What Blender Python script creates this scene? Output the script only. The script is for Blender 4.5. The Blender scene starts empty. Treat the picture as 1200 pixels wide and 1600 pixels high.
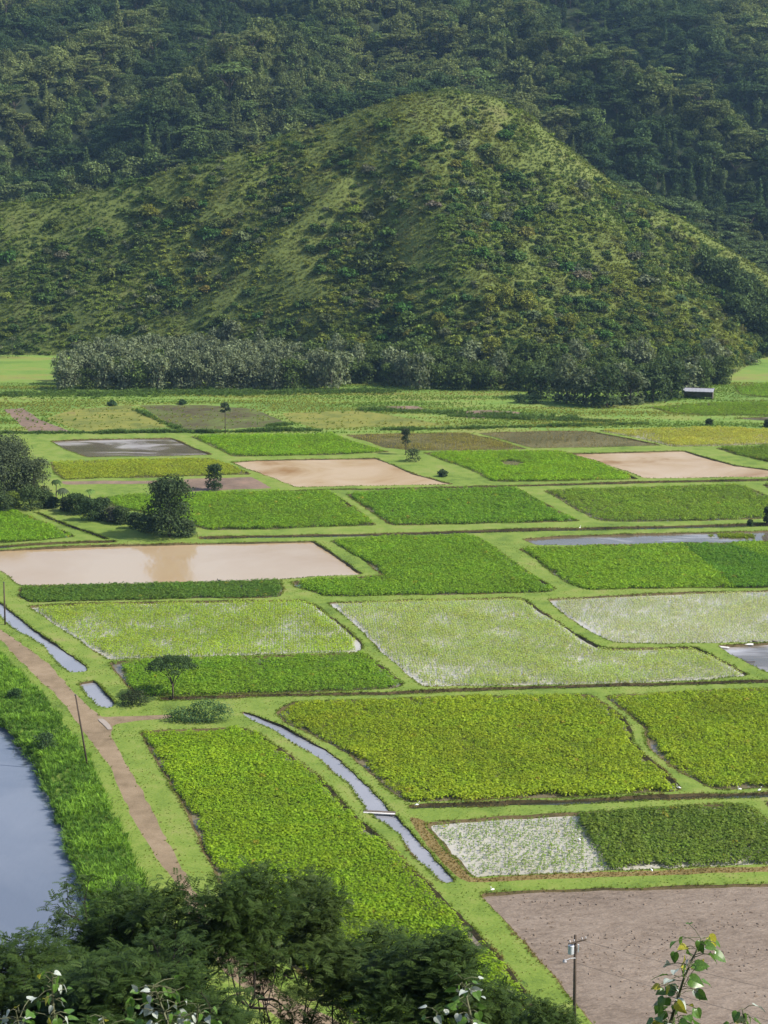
import bpy, math, random
import numpy as np
from mathutils import Vector, Matrix
from mathutils.geometry import delaunay_2d_cdt

R = math.radians
scene = bpy.context.scene
C = scene.collection
rng = np.random.default_rng(7)

# ------------------------------------------------------------------ camera
CAM_H, FPX, PITCH = 80.0, 2800.0, R(12.1)
cam_d = bpy.data.cameras.new('camera')
cam = bpy.data.objects.new('camera', cam_d)
C.objects.link(cam)
cam.location = (0, 0, CAM_H)
cam.rotation_euler = (R(90) - PITCH, 0, 0)
cam_d.sensor_fit = 'VERTICAL'
cam_d.sensor_height = 36
cam_d.lens = FPX / 1600 * 36
cam_d.clip_start = 0.5
cam_d.clip_end = 9000
scene.camera = cam

# ------------------------------------------------------------------ light
SUN_EL, SUN_AZ = R(44), R(104)          # azimuth clockwise from +Y (the view direction)
w = bpy.data.worlds.new('World')
scene.world = w
w.use_nodes = True
wn = w.node_tree
sky = wn.nodes.new('ShaderNodeTexSky')
sky.sky_type = 'NISHITA'
sky.sun_disc = False
sky.sun_elevation = SUN_EL
sky.sun_rotation = SUN_AZ
sky.altitude = 50
sky.air_density = 1.0
sky.dust_density = 2.0
wn.links.new(sky.outputs[0], wn.nodes['Background'].inputs[0])
wn.nodes['Background'].inputs[1].default_value = 0.12
sun_d = bpy.data.lights.new('sun', 'SUN')
sun_d.energy = 4.0
sun_d.angle = R(0.53)
sun_d.color = (1.0, 0.95, 0.86)
sun = bpy.data.objects.new('sun', sun_d)
C.objects.link(sun)
sv = Vector((math.cos(SUN_EL) * math.sin(SUN_AZ), math.cos(SUN_EL) * math.cos(SUN_AZ), math.sin(SUN_EL)))
sun.rotation_euler = sv.to_track_quat('Z', 'Y').to_euler()
scene.view_settings.view_transform = 'Standard'
scene.view_settings.look = 'None'
scene.view_settings.exposure = 0.8
scene.view_settings.gamma = 1.0
scene.view_settings.use_curve_mapping = False
scene.render.engine = 'CYCLES'
scene.cycles.max_bounces = 6
scene.cycles.diffuse_bounces = 2
scene.cycles.glossy_bounces = 2
scene.cycles.transmission_bounces = 3
scene.cycles.transparent_max_bounces = 4
scene.cycles.volume_bounces = 0
scene.cycles.use_denoising = True

# ------------------------------------------------------------------ geometry helpers
FW = np.array([0, math.cos(PITCH), -math.sin(PITCH)])
UP = np.array([0, math.sin(PITCH), math.cos(PITCH)])


def ray(px, py):
    return FW + np.array([1.0, 0, 0]) * ((px - 600) / FPX) + UP * ((800 - py) / FPX)


def gp(px, py, z=0.0):
    """world point where the sight line of a photo pixel meets height z"""
    d = ray(px, py)
    t = (z - CAM_H) / d[2]
    return np.array([d[0] * t, d[1] * t, z])


def dp(px, py, depth):
    """world point of a photo pixel at a given depth"""
    d = ray(px, py)
    t = depth / d[1]
    return np.array([d[0] * t, depth, CAM_H + d[2] * t])


def _hash(ix, iy, s):
    h = (ix.astype(np.int64) * 374761393 + iy.astype(np.int64) * 668265263 + s * 974634777) & 0xffffffff
    h = ((h ^ (h >> 13)) * 1274126177) & 0xffffffff
    return ((h ^ (h >> 16)) & 0xffff) / 65535.0


def vnoise(x, y, s=0):
    x = np.asarray(x, float); y = np.asarray(y, float)
    ix = np.floor(x); iy = np.floor(y)
    fx = x - ix; fy = y - iy
    fx = fx * fx * (3 - 2 * fx); fy = fy * fy * (3 - 2 * fy)
    ix = ix.astype(np.int64); iy = iy.astype(np.int64)
    a = _hash(ix, iy, s); b = _hash(ix + 1, iy, s); c = _hash(ix, iy + 1, s); d = _hash(ix + 1, iy + 1, s)
    return (a + (b - a) * fx) * (1 - fy) + (c + (d - c) * fx) * fy


def fbm(x, y, s=0, o=4):
    r = 0; a = 0.5; f = 1.0; n = 0
    for k in range(o):
        r = r + a * vnoise(x * f, y * f, s + k * 17); n += a
        a *= 0.5; f *= 2.03
    return r / n


def mesh_np(name, V, faces, mats=(), midx=None, smooth=False):
    """faces: list of int arrays (m,k), k may differ between arrays"""
    me = bpy.data.meshes.new(name)
    V = np.asarray(V, np.float32)
    me.vertices.add(len(V))
    me.vertices.foreach_set('co', V.ravel())
    faces = [np.asarray(f, np.int32) for f in faces if len(f)]
    if faces:
        loops = np.concatenate([f.ravel() for f in faces])
        tot = np.concatenate([np.full(len(f), f.shape[1], np.int32) for f in faces])
        st = np.concatenate([[0], np.cumsum(tot)[:-1]]).astype(np.int32)
        me.loops.add(len(loops)); me.loops.foreach_set('vertex_index', loops)
        me.polygons.add(len(tot)); me.polygons.foreach_set('loop_start', st)
        try:
            me.polygons.foreach_set('loop_total', tot)
        except Exception:
            pass
        if midx is not None:
            me.polygons.foreach_set('material_index', np.concatenate([np.full(len(f), m, np.int32) for f, m in zip(faces, midx)]))
        me.polygons.foreach_set('use_smooth', np.full(len(tot), smooth))
    for m in mats:
        me.materials.append(m)
    me.update(calc_edges=True)
    return me


def fattr(me, name, vals):
    a = me.attributes.new(name, 'FLOAT', 'POINT')
    a.data.foreach_set('value', np.asarray(vals, np.float32))


def tag(o, label=None, cat=None, group=None, kind=None):
    if label: o['label'] = label
    if cat: o['category'] = cat
    if group: o['group'] = group
    if kind: o['kind'] = kind
    return o


def link(name, me, parent=None, loc=None):
    o = bpy.data.objects.new(name, me)
    C.objects.link(o)
    if parent is not None: o.parent = parent
    if loc is not None: o.location = loc
    return o


def empty(name, loc=(0, 0, 0), rz=0.0):
    o = bpy.data.objects.new(name, None)
    C.objects.link(o)
    o.location = loc
    o.rotation_euler = (0, 0, rz)
    o.empty_display_size = 0.2
    return o


def copy_tree(o, parent=None):
    c = o.copy()
    C.objects.link(c)
    if parent is not None: c.parent = parent
    for ch in list(o.children):
        copy_tree(ch, c)
    return c


class MB:
    """collects vertices and faces of one mesh"""
    def __init__(s):
        s.V = []; s.n = 0; s.Q = []; s.T = []; s.P = []

    def add(s, V, Q=None, T=None):
        V = np.asarray(V, float)
        s.V.append(V)
        if Q is not None: s.Q.append(np.asarray(Q, int) + s.n)
        if T is not None: s.T.append(np.asarray(T, int) + s.n)
        s.n += len(V)

    def tube(s, P, rad, k=6, cap=True):
        P = np.asarray(P, float)
        n = len(P)
        rad = np.broadcast_to(np.asarray(rad, float), (n,))
        T = np.gradient(P, axis=0)
        T /= np.linalg.norm(T, axis=1)[:, None] + 1e-9
        ref = np.array([0.13, 0.97, 0.2]) if abs(T[0][2]) > 0.8 else np.array([0.05, 0.1, 1.0])
        A = np.cross(T, ref); A /= np.linalg.norm(A, axis=1)[:, None] + 1e-9
        B = np.cross(T, A)
        an = np.arange(k) * 2 * math.pi / k
        V = P[:, None, :] + rad[:, None, None] * (np.cos(an)[None, :, None] * A[:, None, :] + np.sin(an)[None, :, None] * B[:, None, :])
        V = V.reshape(-1, 3)
        i = np.arange(n - 1)[:, None] * k; j = np.arange(k)[None, :]; j2 = (j + 1) % k
        Q = np.stack([i + j, i + j2, i + k + j2, i + k + j], -1).reshape(-1, 4)
        T3 = []
        if cap:
            V = np.vstack([V, P[:1], P[-1:]])
            a, b = n * k, n * k + 1
            for q in range(k):
                T3.append((a, (q + 1) % k, q))
                T3.append((b, (n - 1) * k + q, (n - 1) * k + (q + 1) % k))
        s.add(V, Q, T3 if T3 else None)

    def box(s, c, h, rz=0.0, tilt=0.0):
        x, y, z = h
        V = np.array([[a * x, b * y, d * z] for d in (-1, 1) for b in (-1, 1) for a in (-1, 1)], float)
        if tilt:
            ca, sa = math.cos(tilt), math.sin(tilt)
            V = V @ np.array([[1, 0, 0], [0, ca, sa], [0, -sa, ca]])
        ca, sa = math.cos(rz), math.sin(rz)
        V = V @ np.array([[ca, sa, 0], [-sa, ca, 0], [0, 0, 1]])
        s.add(V + np.asarray(c, float), [(0, 2, 3, 1), (4, 5, 7, 6), (0, 1, 5, 4), (2, 6, 7, 3), (0, 4, 6, 2), (1, 3, 7, 5)])

    def lathe(s, prof, c=(0, 0, 0), k=12):
        prof = np.asarray(prof, float)
        an = np.arange(k) * 2 * math.pi / k
        V = np.stack([prof[:, 0][:, None] * np.cos(an), prof[:, 0][:, None] * np.sin(an), np.broadcast_to(prof[:, 1][:, None], (len(prof), k))], -1).reshape(-1, 3) + np.asarray(c, float)
        i = np.arange(len(prof) - 1)[:, None] * k; j = np.arange(k)[None, :]; j2 = (j + 1) % k
        s.add(V, np.stack([i + j, i + j2, i + k + j2, i + k + j], -1).reshape(-1, 4))

    def faces(s):
        out = []
        if s.Q: out.append(np.vstack(s.Q))
        if s.T: out.append(np.vstack(s.T))
        return out

    def mesh(s, name, mat, smooth=False):
        return mesh_np(name, np.vstack(s.V), s.faces(), (mat,), None, smooth)

    def build(s, name, mat, parent=None, loc=None, smooth=False):
        return link(name, s.mesh(name, mat, smooth), parent, loc)


# ------------------------------------------------------------------ materials
def mat_new(name):
    m = bpy.data.materials.new(name)
    m.use_nodes = True
    nt = m.node_tree
    bs = nt.nodes['Principled BSDF']
    return m, nt, bs


def ramp(nt, src, stops):
    r = nt.nodes.new('ShaderNodeValToRGB')
    els = r.color_ramp.elements
    els[0].position = stops[0][0]; els[0].color = (*stops[0][1], 1)
    els[1].position = stops[-1][0]; els[1].color = (*stops[-1][1], 1)
    for p, c in stops[1:-1]:
        e = els.new(p); e.color = (*c, 1)
    nt.links.new(src, r.inputs[0])
    return r.outputs[0]


def noise_tex(nt, scale, detail=4, rough=0.55, coord='pos', stretch=None, dist=0.0):
    if coord == 'pos':
        g = nt.nodes.new('ShaderNodeNewGeometry').outputs['Position']
    else:
        g = nt.nodes.new('ShaderNodeTexCoord').outputs['Object']
    if stretch is not None:
        mp = nt.nodes.new('ShaderNodeMapping')
        mp.inputs['Scale'].default_value = stretch[:3]
        if len(stretch) > 3: mp.inputs['Rotation'].default_value = (0, 0, stretch[3])
        nt.links.new(g, mp.inputs[0]); g = mp.outputs[0]
    n = nt.nodes.new('ShaderNodeTexNoise')
    n.inputs['Scale'].default_value = scale
    n.inputs['Detail'].default_value = detail
    n.inputs['Roughness'].default_value = rough
    n.inputs['Distortion'].default_value = dist
    nt.links.new(g, n.inputs['Vector'])
    return n.outputs[0]


def mix(nt, fac, a, b, mode='MIX'):
    m = nt.nodes.new('ShaderNodeMix')
    m.data_type = 'RGBA'; m.blend_type = mode
    for sock, v in ((m.inputs[0], fac), (m.inputs[6], a), (m.inputs[7], b)):
        if isinstance(v, (int, float)): sock.default_value = v
        elif isinstance(v, tuple): sock.default_value = (*v, 1)
        else: nt.links.new(v, sock)
    return m.outputs[2]


def math_n(nt, op, a, b=0.0, clamp=False):
    m = nt.nodes.new('ShaderNodeMath'); m.operation = op; m.use_clamp = clamp
    for sock, v in ((m.inputs[0], a), (m.inputs[1], b)):
        if isinstance(v, (int, float)): sock.default_value = v
        else: nt.links.new(v, sock)
    return m.outputs[0]


def bump(nt, bs, src, strength=0.5, dist=0.1):
    b = nt.nodes.new('ShaderNodeBump')
    b.inputs['Strength'].default_value = strength
    b.inputs['Distance'].default_value = dist
    nt.links.new(src, b.inputs['Height'])
    nt.links.new(b.outputs[0], bs.inputs['Normal'])


def ground_mat(name, cols, big=0.03, mid=0.35, fine=4.0, rough=0.95, bstr=0.6, bdist=0.08, big_w=0.45, stretch=None):
    """earth or turf: three scales of noise drive a ramp of real colours"""
    m, nt, bs = mat_new(name)
    a = noise_tex(nt, big, 3, stretch=stretch); b = noise_tex(nt, mid, 4, stretch=stretch); c = noise_tex(nt, fine, 3, stretch=stretch)
    s = math_n(nt, 'ADD', math_n(nt, 'MULTIPLY', a, big_w), math_n(nt, 'ADD', math_n(nt, 'MULTIPLY', b, (1 - big_w) * 0.6), math_n(nt, 'MULTIPLY', c, (1 - big_w) * 0.4)))
    k = len(cols)
    col = ramp(nt, s, [(0.33 + 0.34 * i / (k - 1), cc) for i, cc in enumerate(cols)])
    nt.links.new(col, bs.inputs['Base Color'])
    bs.inputs['Roughness'].default_value = rough
    bs.inputs['Specular IOR Level'].default_value = 0.15
    bump(nt, bs, math_n(nt, 'ADD', c, b), bstr, bdist)
    return m


def leaf_mat(name, base=None, trans=0.3, rough=0.5, spec=0.3, vary=0.55, yellow=0.25):
    """foliage: colour from the per-plant attribute 'tcol' (or a fixed base), every leaf varied by 'lv'"""
    m, nt, bs = mat_new(name)
    at = nt.nodes.new('ShaderNodeAttribute'); at.attribute_name = 'lv'
    if base is None:
        tc = nt.nodes.new('ShaderNodeAttribute'); tc.attribute_type = 'INSTANCER'; tc.attribute_name = 'tcol'
        col = tc.outputs['Color']
    else:
        rgb = nt.nodes.new('ShaderNodeRGB'); rgb.outputs[0].default_value = (*base, 1)
        col = rgb.outputs[0]
    v = math_n(nt, 'ADD', math_n(nt, 'MULTIPLY', at.outputs['Fac'], vary * 2), 1 - vary)
    hv = nt.nodes.new('ShaderNodeHueSaturation')
    nt.links.new(col, hv.inputs['Color']); nt.links.new(v, hv.inputs['Value'])
    nt.links.new(math_n(nt, 'SUBTRACT', 0.5, math_n(nt, 'MULTIPLY', at.outputs['Fac'], yellow * 0.12)), hv.inputs['Hue'])
    col = hv.outputs[0]
    nt.links.new(col, bs.inputs['Base Color'])
    bs.inputs['Roughness'].default_value = rough
    bs.inputs['Specular IOR Level'].default_value = spec
    tr = nt.nodes.new('ShaderNodeBsdfTranslucent')
    nt.links.new(mix(nt, 1.0, col, (1.25, 1.15, 0.55), 'MULTIPLY'), tr.inputs[0])
    ms = nt.nodes.new('ShaderNodeMixShader'); ms.inputs[0].default_value = trans
    nt.links.new(bs.outputs[0], ms.inputs[1]); nt.links.new(tr.outputs[0], ms.inputs[2])
    nt.links.new(ms.outputs[0], nt.nodes['Material Output'].inputs[0])
    return m


def plain_mat(name, c1, c2, scale=3.0, rough=0.8, metal=0.0, stretch=None, bstr=0.3, spec=0.3):
    m, nt, bs = mat_new(name)
    n = noise_tex(nt, scale, 5, 0.6, 'obj', stretch)
    nt.links.new(ramp(nt, n, [(0.3, c1), (0.7, c2)]), bs.inputs['Base Color'])
    bs.inputs['Roughness'].default_value = rough
    bs.inputs['Metallic'].default_value = metal
    bs.inputs['Specular IOR Level'].default_value = spec
    bump(nt, bs, n, bstr, 0.02)
    return m


def water_mat(name, c1, c2, rough=0.06, wave=0.02, scale=1.2, mask=0.05, spec=0.5, c3=None, stretch=None):
    """turbid still water: silt and, for ditch and river, painted-in sky reflection give the body colour, small ripples break the mirror"""
    m, nt, bs = mat_new(name)
    n = noise_tex(nt, mask, 4, 0.6, dist=0.6, stretch=stretch)
    st = [(0.36, c1), (0.62, c2)]
    if c3: st = [(0.33, c1), (0.5, c2), (0.64, c3)]
    nt.links.new(ramp(nt, n, st), bs.inputs['Base Color'])
    bs.inputs['Roughness'].default_value = rough
    bs.inputs['IOR'].default_value = 1.33
    bs.inputs['Specular IOR Level'].default_value = spec
    r1 = noise_tex(nt, scale, 3, 0.6, stretch=(1, 0.45, 1))
    bump(nt, bs, r1, 1.0, wave)
    return m


M = {}
M['turf'] = ground_mat('turf', [(0.06, 0.095, 0.018), (0.10, 0.155, 0.024), (0.14, 0.20, 0.032), (0.18, 0.215, 0.05), (0.19, 0.17, 0.07)], 0.06, 0.35, 3.0, big_w=.35)
M['meadow'] = ground_mat('meadow', [(0.055, 0.085, 0.02), (0.10, 0.17, 0.03), (0.14, 0.22, 0.04), (0.19, 0.21, 0.05), (0.16, 0.13, 0.06)], 0.035, 0.16, 1.5, stretch=(0.5, 1.3, 1))
M['bank'] = ground_mat('bank_soil', [(0.028, 0.024, 0.012), (0.06, 0.05, 0.02), (0.105, 0.078, 0.036), (0.09, 0.10, 0.025)], 0.12, 0.9, 5.0)
M['dry'] = ground_mat('dry_verge', [(0.06, 0.06, 0.018), (0.15, 0.115, 0.04), (0.20, 0.145, 0.06), (0.12, 0.15, 0.03)], 0.15, 0.9, 6.0)
M['mud'] = ground_mat('ploughed_mud', [(0.10, 0.076, 0.055), (0.165, 0.127, 0.096), (0.205, 0.162, 0.125), (0.25, 0.2, 0.158)], 0.07, 0.8, 3.0, 0.6, 1.0, 0.15, 0.3, stretch=(0.7, 1.6, 1, R(-35)))
M['clod'] = ground_mat('mud_clod', [(0.12, 0.092, 0.07), (0.165, 0.127, 0.097), (0.2, 0.155, 0.12)], 0.2, 1.0, 4.0)
M['mudflat'] = ground_mat('mud_flat', [(0.09, 0.065, 0.05), (0.17, 0.12, 0.085), (0.26, 0.17, 0.12)], 0.1, 0.6, 3.0, 0.7)
M['fallow'] = ground_mat('fallow', [(0.06, 0.08, 0.022), (0.12, 0.14, 0.03), (0.19, 0.19, 0.04), (0.15, 0.10, 0.05)], 0.08, 0.3, 2.0)
M['marsh'] = ground_mat('marsh', [(0.035, 0.032, 0.018), (0.075, 0.062, 0.03), (0.09, 0.105, 0.03), (0.14, 0.19, 0.035)], 0.1, 0.5, 3.0, 0.8)
M['road'] = ground_mat('dirt_road', [(0.10, 0.075, 0.045), (0.175, 0.13, 0.08), (0.23, 0.172, 0.11), (0.27, 0.21, 0.14)], 0.08, 0.6, 5.0, 0.95, 0.5, 0.05)
M['hill'] = ground_mat('hill_grass', [(0.045, 0.06, 0.018), (0.08, 0.105, 0.026), (0.11, 0.135, 0.032), (0.11, 0.105, 0.04)], 0.018, 0.09, 0.7, 0.95, 1.0, 0.4)
M['forest_floor'] = ground_mat('forest_floor', [(0.012, 0.018, 0.008), (0.022, 0.032, 0.013), (0.04, 0.05, 0.02)], 0.02, 0.1, 0.6)
M['water_paddy'] = water_mat('paddy_water', (0.10, 0.085, 0.05), (0.16, 0.13, 0.085), 0.05, 0.006, 2.5)
M['water_pale'] = water_mat('pale_paddy_water', (0.31, 0.29, 0.23), (0.40, 0.375, 0.32), 0.08, 0.01, 2.5)
M['water_silt'] = water_mat('silty_pond_water', (0.33, 0.225, 0.115), (0.38, 0.285, 0.175), 0.07, 0.012, 1.5, 0.03, 1.0)
M['water_orange'] = water_mat('orange_pond_water', (0.27, 0.15, 0.06), (0.40, 0.29, 0.175), 0.2, 0.02, 2.0, 0.05, c3=(0.45, 0.345, 0.235))
M['water_brown'] = water_mat('brown_pond_water', (0.10, 0.09, 0.045), (0.17, 0.15, 0.075), 0.1, 0.015, 2.0, 0.06)
M['water_grey'] = water_mat('grey_pond_water', (0.085, 0.072, 0.05), (0.12, 0.10, 0.075), 0.06, 0.01, 1.5, 0.07, .9, c3=(0.38, 0.36, 0.36), stretch=(.5, 1.6, 1))
M['water_ditch'] = water_mat('ditch_water', (0.19, 0.195, 0.215), (0.25, 0.25, 0.27), 0.03, 0.006, 2.0)  # pale body colour stands in for bright sky reflection
M['water_dark'] = water_mat('dark_ditch_water', (0.02, 0.022, 0.014), (0.035, 0.035, 0.02), 0.2, 0.01, 2.0)
M['water_river'] = water_mat('river_water', (0.11, 0.13, 0.17), (0.15, 0.17, 0.21), 0.06, 0.05, 0.5, 0.04)  # blue-grey body colour mixes silt with painted-in sky reflection
M['taro'] = leaf_mat('taro_leaf', None, 0.5, 0.5, 0.2, 0.3, 0.03)
M['tree_leaf'] = leaf_mat('tree_leaf', None, 0.3, 0.6, 0.06, 0.4, 0.0)
M['grass_blade'] = leaf_mat('grass_blade', None, 0.4, 0.6, 0.15, 0.4, 0.15)
M['bark'] = plain_mat('bark', (0.055, 0.04, 0.028), (0.13, 0.105, 0.08), 4.0, 0.95, stretch=(1, 1, 0.25))
M['dark_bark'] = plain_mat('dark_bark', (0.018, 0.015, 0.011), (0.045, 0.038, 0.03), 4.0, 0.95, stretch=(1, 1, 0.25))
M['pole_wood'] = plain_mat('pole_wood', (0.05, 0.035, 0.025), (0.10, 0.075, 0.055), 5.0, 0.9, stretch=(1, 1, 0.1))

# ------------------------------------------------------------------ scattering (only for uncountable cover)
_groups = {}


def proto_collection(name, meshes):
    col = bpy.data.collections.new(name)
    for i, me in enumerate(meshes):
        o = bpy.data.objects.new('%s_%02d' % (name, i), me)
        col.objects.link(o)
    return col


def scatter_group(col):
    if col.name in _groups: return _groups[col.name]
    ng = bpy.data.node_groups.new('scatter_' + col.name, 'GeometryNodeTree')
    ng.interface.new_socket('Geometry', in_out='INPUT', socket_type='NodeSocketGeometry')
    ng.interface.new_socket('Geometry', in_out='OUTPUT', socket_type='NodeSocketGeometry')
    N = ng.nodes
    gi = N.new('NodeGroupInput'); go = N.new('NodeGroupOutput')
    ci = N.new('GeometryNodeCollectionInfo')
    ci.inputs['Collection'].default_value = col
    ci.inputs['Separate Children'].default_value = True
    ci.inputs['Reset Children'].default_value = True
    iop = N.new('GeometryNodeInstanceOnPoints')
    iop.inputs['Pick Instance'].default_value = True

    def na(nm, ty):
        n = N.new('GeometryNodeInputNamedAttribute'); n.data_type = ty
        n.inputs['Name'].default_value = nm
        return n.outputs['Attribute']
    L = ng.links
    L.new(gi.outputs[0], iop.inputs['Points'])
    L.new(ci.outputs[0], iop.inputs['Instance'])
    L.new(na('idx', 'INT'), iop.inputs['Instance Index'])
    L.new(na('rot', 'FLOAT_VECTOR'), iop.inputs['Rotation'])
    L.new(na('scl', 'FLOAT_VECTOR'), iop.inputs['Scale'])
    L.new(iop.outputs[0], go.inputs[0])
    _groups[col.name] = ng
    return ng


def scatter(name, P, col, scl, tcol, label, cat, tilt=0.12, group=None, kind='stuff', parent=None):
    n = len(P)
    me = mesh_np(name, P, [])
    nv = len(col.objects)
    a = me.attributes.new('idx', 'INT', 'POINT'); a.data.foreach_set('value', rng.integers(0, nv, n).astype(np.int32))
    rot = np.stack([rng.normal(0, tilt, n), rng.normal(0, tilt, n), rng.uniform(0, 6.283, n)], 1).astype(np.float32)
    a = me.attributes.new('rot', 'FLOAT_VECTOR', 'POINT'); a.data.foreach_set('vector', rot.ravel())
    scl = np.asarray(scl, np.float32)
    if scl.ndim == 1: scl = np.repeat(scl[:, None], 3, 1)
    a = me.attributes.new('scl', 'FLOAT_VECTOR', 'POINT'); a.data.foreach_set('vector', scl.astype(np.float32).ravel())
    a = me.attributes.new('tcol', 'FLOAT_VECTOR', 'POINT'); a.data.foreach_set('vector', np.asarray(tcol, np.float32).ravel())
    o = link(name, me, parent)
    md = o.modifiers.new('scatter', 'NODES')
    md.node_group = scatter_group(col)
    tag(o, label, cat, group, kind)
    return o


# ------------------------------------------------------------------ plants
def leafcloud(r, blobs, n, size, aspect=0.6, up=0.35, inner=0.55, jitter=0.7):
    """n leaf faces through a set of ellipsoids (centre, radii); returns V, Q, lv"""
    blobs = [(np.asarray(c, float), np.broadcast_to(np.asarray(q, float), (3,))) for c, q in blobs]
    wts = np.array([(q[0] * q[1] + q[1] * q[2] + q[0] * q[2]) for c, q in blobs]); wts /= wts.sum()
    which = r.choice(len(blobs), n, p=wts)
    Cn = np.array([b[0] for b in blobs])[which]; Rd = np.array([b[1] for b in blobs])[which]
    d = r.normal(size=(n, 3)); d /= np.linalg.norm(d, axis=1)[:, None]
    d[:, 2] = np.where(d[:, 2] < -0.35, -d[:, 2], d[:, 2])
    rad = inner + (1.02 - inner) * r.random(n) ** 0.6
    P = Cn + d * Rd * rad[:, None] * (1 + 0.12 * r.normal(size=n))[:, None]
    N = d + np.array([0, 0, up]) + jitter * r.normal(size=(n, 3)); N /= np.linalg.norm(N, axis=1)[:, None]
    T = np.cross(N, r.normal(size=(n, 3))); T /= np.linalg.norm(T, axis=1)[:, None] + 1e-9
    B = np.cross(N, T)
    s = size * (0.6 + 0.8 * r.random(n))[:, None]
    V = np.stack([P + T * s, P + B * s * aspect + N * s * 0.15, P - T * s, P - B * s * aspect + N * s * 0.15], 1).reshape(-1, 3)
    Q = np.arange(4 * n).reshape(n, 4)
    return V, Q, np.repeat(r.random(n), 4)


def crown_mesh(name, r, blobs, n, size, mat=None, trunk=None, **k):
    """one mesh: leaf faces plus, when given, a trunk made by a function that fills an MB"""
    V, Q, lv = leafcloud(r, blobs, n, size, **k)
    F = [Q]; mi = [0]; mats = [mat or M['tree_leaf']]
    if trunk is not None:
        mb = MB(); trunk(mb)
        off = len(V)
        V = np.vstack([V] + mb.V); lv = np.concatenate([lv, np.zeros(len(V) - off)])
        for f in mb.faces():
            F.append(f + off); mi.append(1)
        mats.append(M['bark'])
    me = mesh_np(name, V, F, mats, mi)
    fattr(me, 'lv', lv)
    return me


def round_blobs(r, H, W, k=7, low=0.3):
    out = [((math.cos(a) * W * .22, math.sin(a) * W * .22, H * max(low - .06, .1)), (W * .2, W * .2, H * .13)) for a in (.4, 1.9, 3.5, 5.1)]
    for i in range(k):
        a = i * 2.4 + r.uniform(-.4, .4); q = math.sqrt((i + 0.4) / k) * W * 0.36
        z = H * (low + (0.82 - low) * (0.35 + 0.65 * r.random()) * (1 - 0.4 * (q / W) ** 2))
        s = W * r.uniform(0.2, 0.3)
        out.append(((math.cos(a) * q, math.sin(a) * q, z), (s, s, s * r.uniform(0.75, 1.0))))
    out.append(((0, 0, H * 0.8), (W * 0.26, W * 0.26, H * 0.19)))
    out.append(((0, 0, H * (low + .1)), (W * 0.36, W * 0.36, H * 0.25)))
    return out


def simple_trunk(H, rad, spread=1.0):
    def f(mb):
        mb.tube([(0, 0, -0.4), (0.05, 0, H * 0.25), (0.1, 0.05, H * 0.5)], [rad * 1.2, rad, rad * 0.6], 6)
        for k in range(4):
            a = k * 1.6 + 0.3
            mb.tube([(0.05, 0, H * 0.3), (math.cos(a) * spread * .5, math.sin(a) * spread * .5, H * 0.5), (math.cos(a) * spread, math.sin(a) * spread, H * 0.68)], [rad * .6, rad * .4, rad * .15], 5)
    return f


def mk_round(seed, H=10., W=9., n=900, size=0.42, low=0.25, trunk=True, **k):
    r = np.random.default_rng(seed)
    return crown_mesh('round_tree', r, round_blobs(r, H, W, 8, low), n, size, trunk=simple_trunk(H, 0.2, W * .3) if trunk else None, **k)


def mk_umbrella(seed, H=13., W=17., n=1000, size=0.45):
    r = np.random.default_rng(seed)
    bl = []
    for i in range(15):
        a = i * 2.4 + r.uniform(-.3, .3); q = math.sqrt((i + .5) / 15) * W * 0.42
        s = W * r.uniform(0.12, 0.19)
        bl.append(((math.cos(a) * q, math.sin(a) * q, H * (0.93 - 0.32 * (q / (W * .5)) ** 2) + r.uniform(-1.2, .4)), (s, s, s * 0.22)))
    return crown_mesh('umbrella_tree', r, bl, n, size, trunk=simple_trunk(H, 0.25, W * .3), up=1.2, jitter=0.4, inner=0.2)


def mk_column(seed, H=14., W=3.6, n=700, size=0.42):
    r = np.random.default_rng(seed)
    bl = [((r.uniform(-.2, .2), r.uniform(-.2, .2), H * (0.12 + 0.8 * i / 9)), (W * .5 * (1 - 0.75 * (i / 9) ** 1.5) * r.uniform(.8, 1.15),) * 2 + (H * 0.075,)) for i in range(10)]
    return crown_mesh('column_tree', r, bl, n, size, trunk=simple_trunk(H, 0.18, 0.4))


def mk_bush(seed, H=1., W=1.3, n=130, size=0.16, **k):
    r = np.random.default_rng(seed)
    bl = [((r.uniform(-.3, .3) * W, r.uniform(-.3, .3) * W, H * r.uniform(.25, .62)), (W * r.uniform(.22, .36),) * 2 + (H * r.uniform(.25, .36),)) for _ in range(5)]
    bl.append(((0, 0, H * .3), (W * .42, W * .42, H * .34)))
    return crown_mesh('bush', r, bl, n, size, **k)


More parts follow.
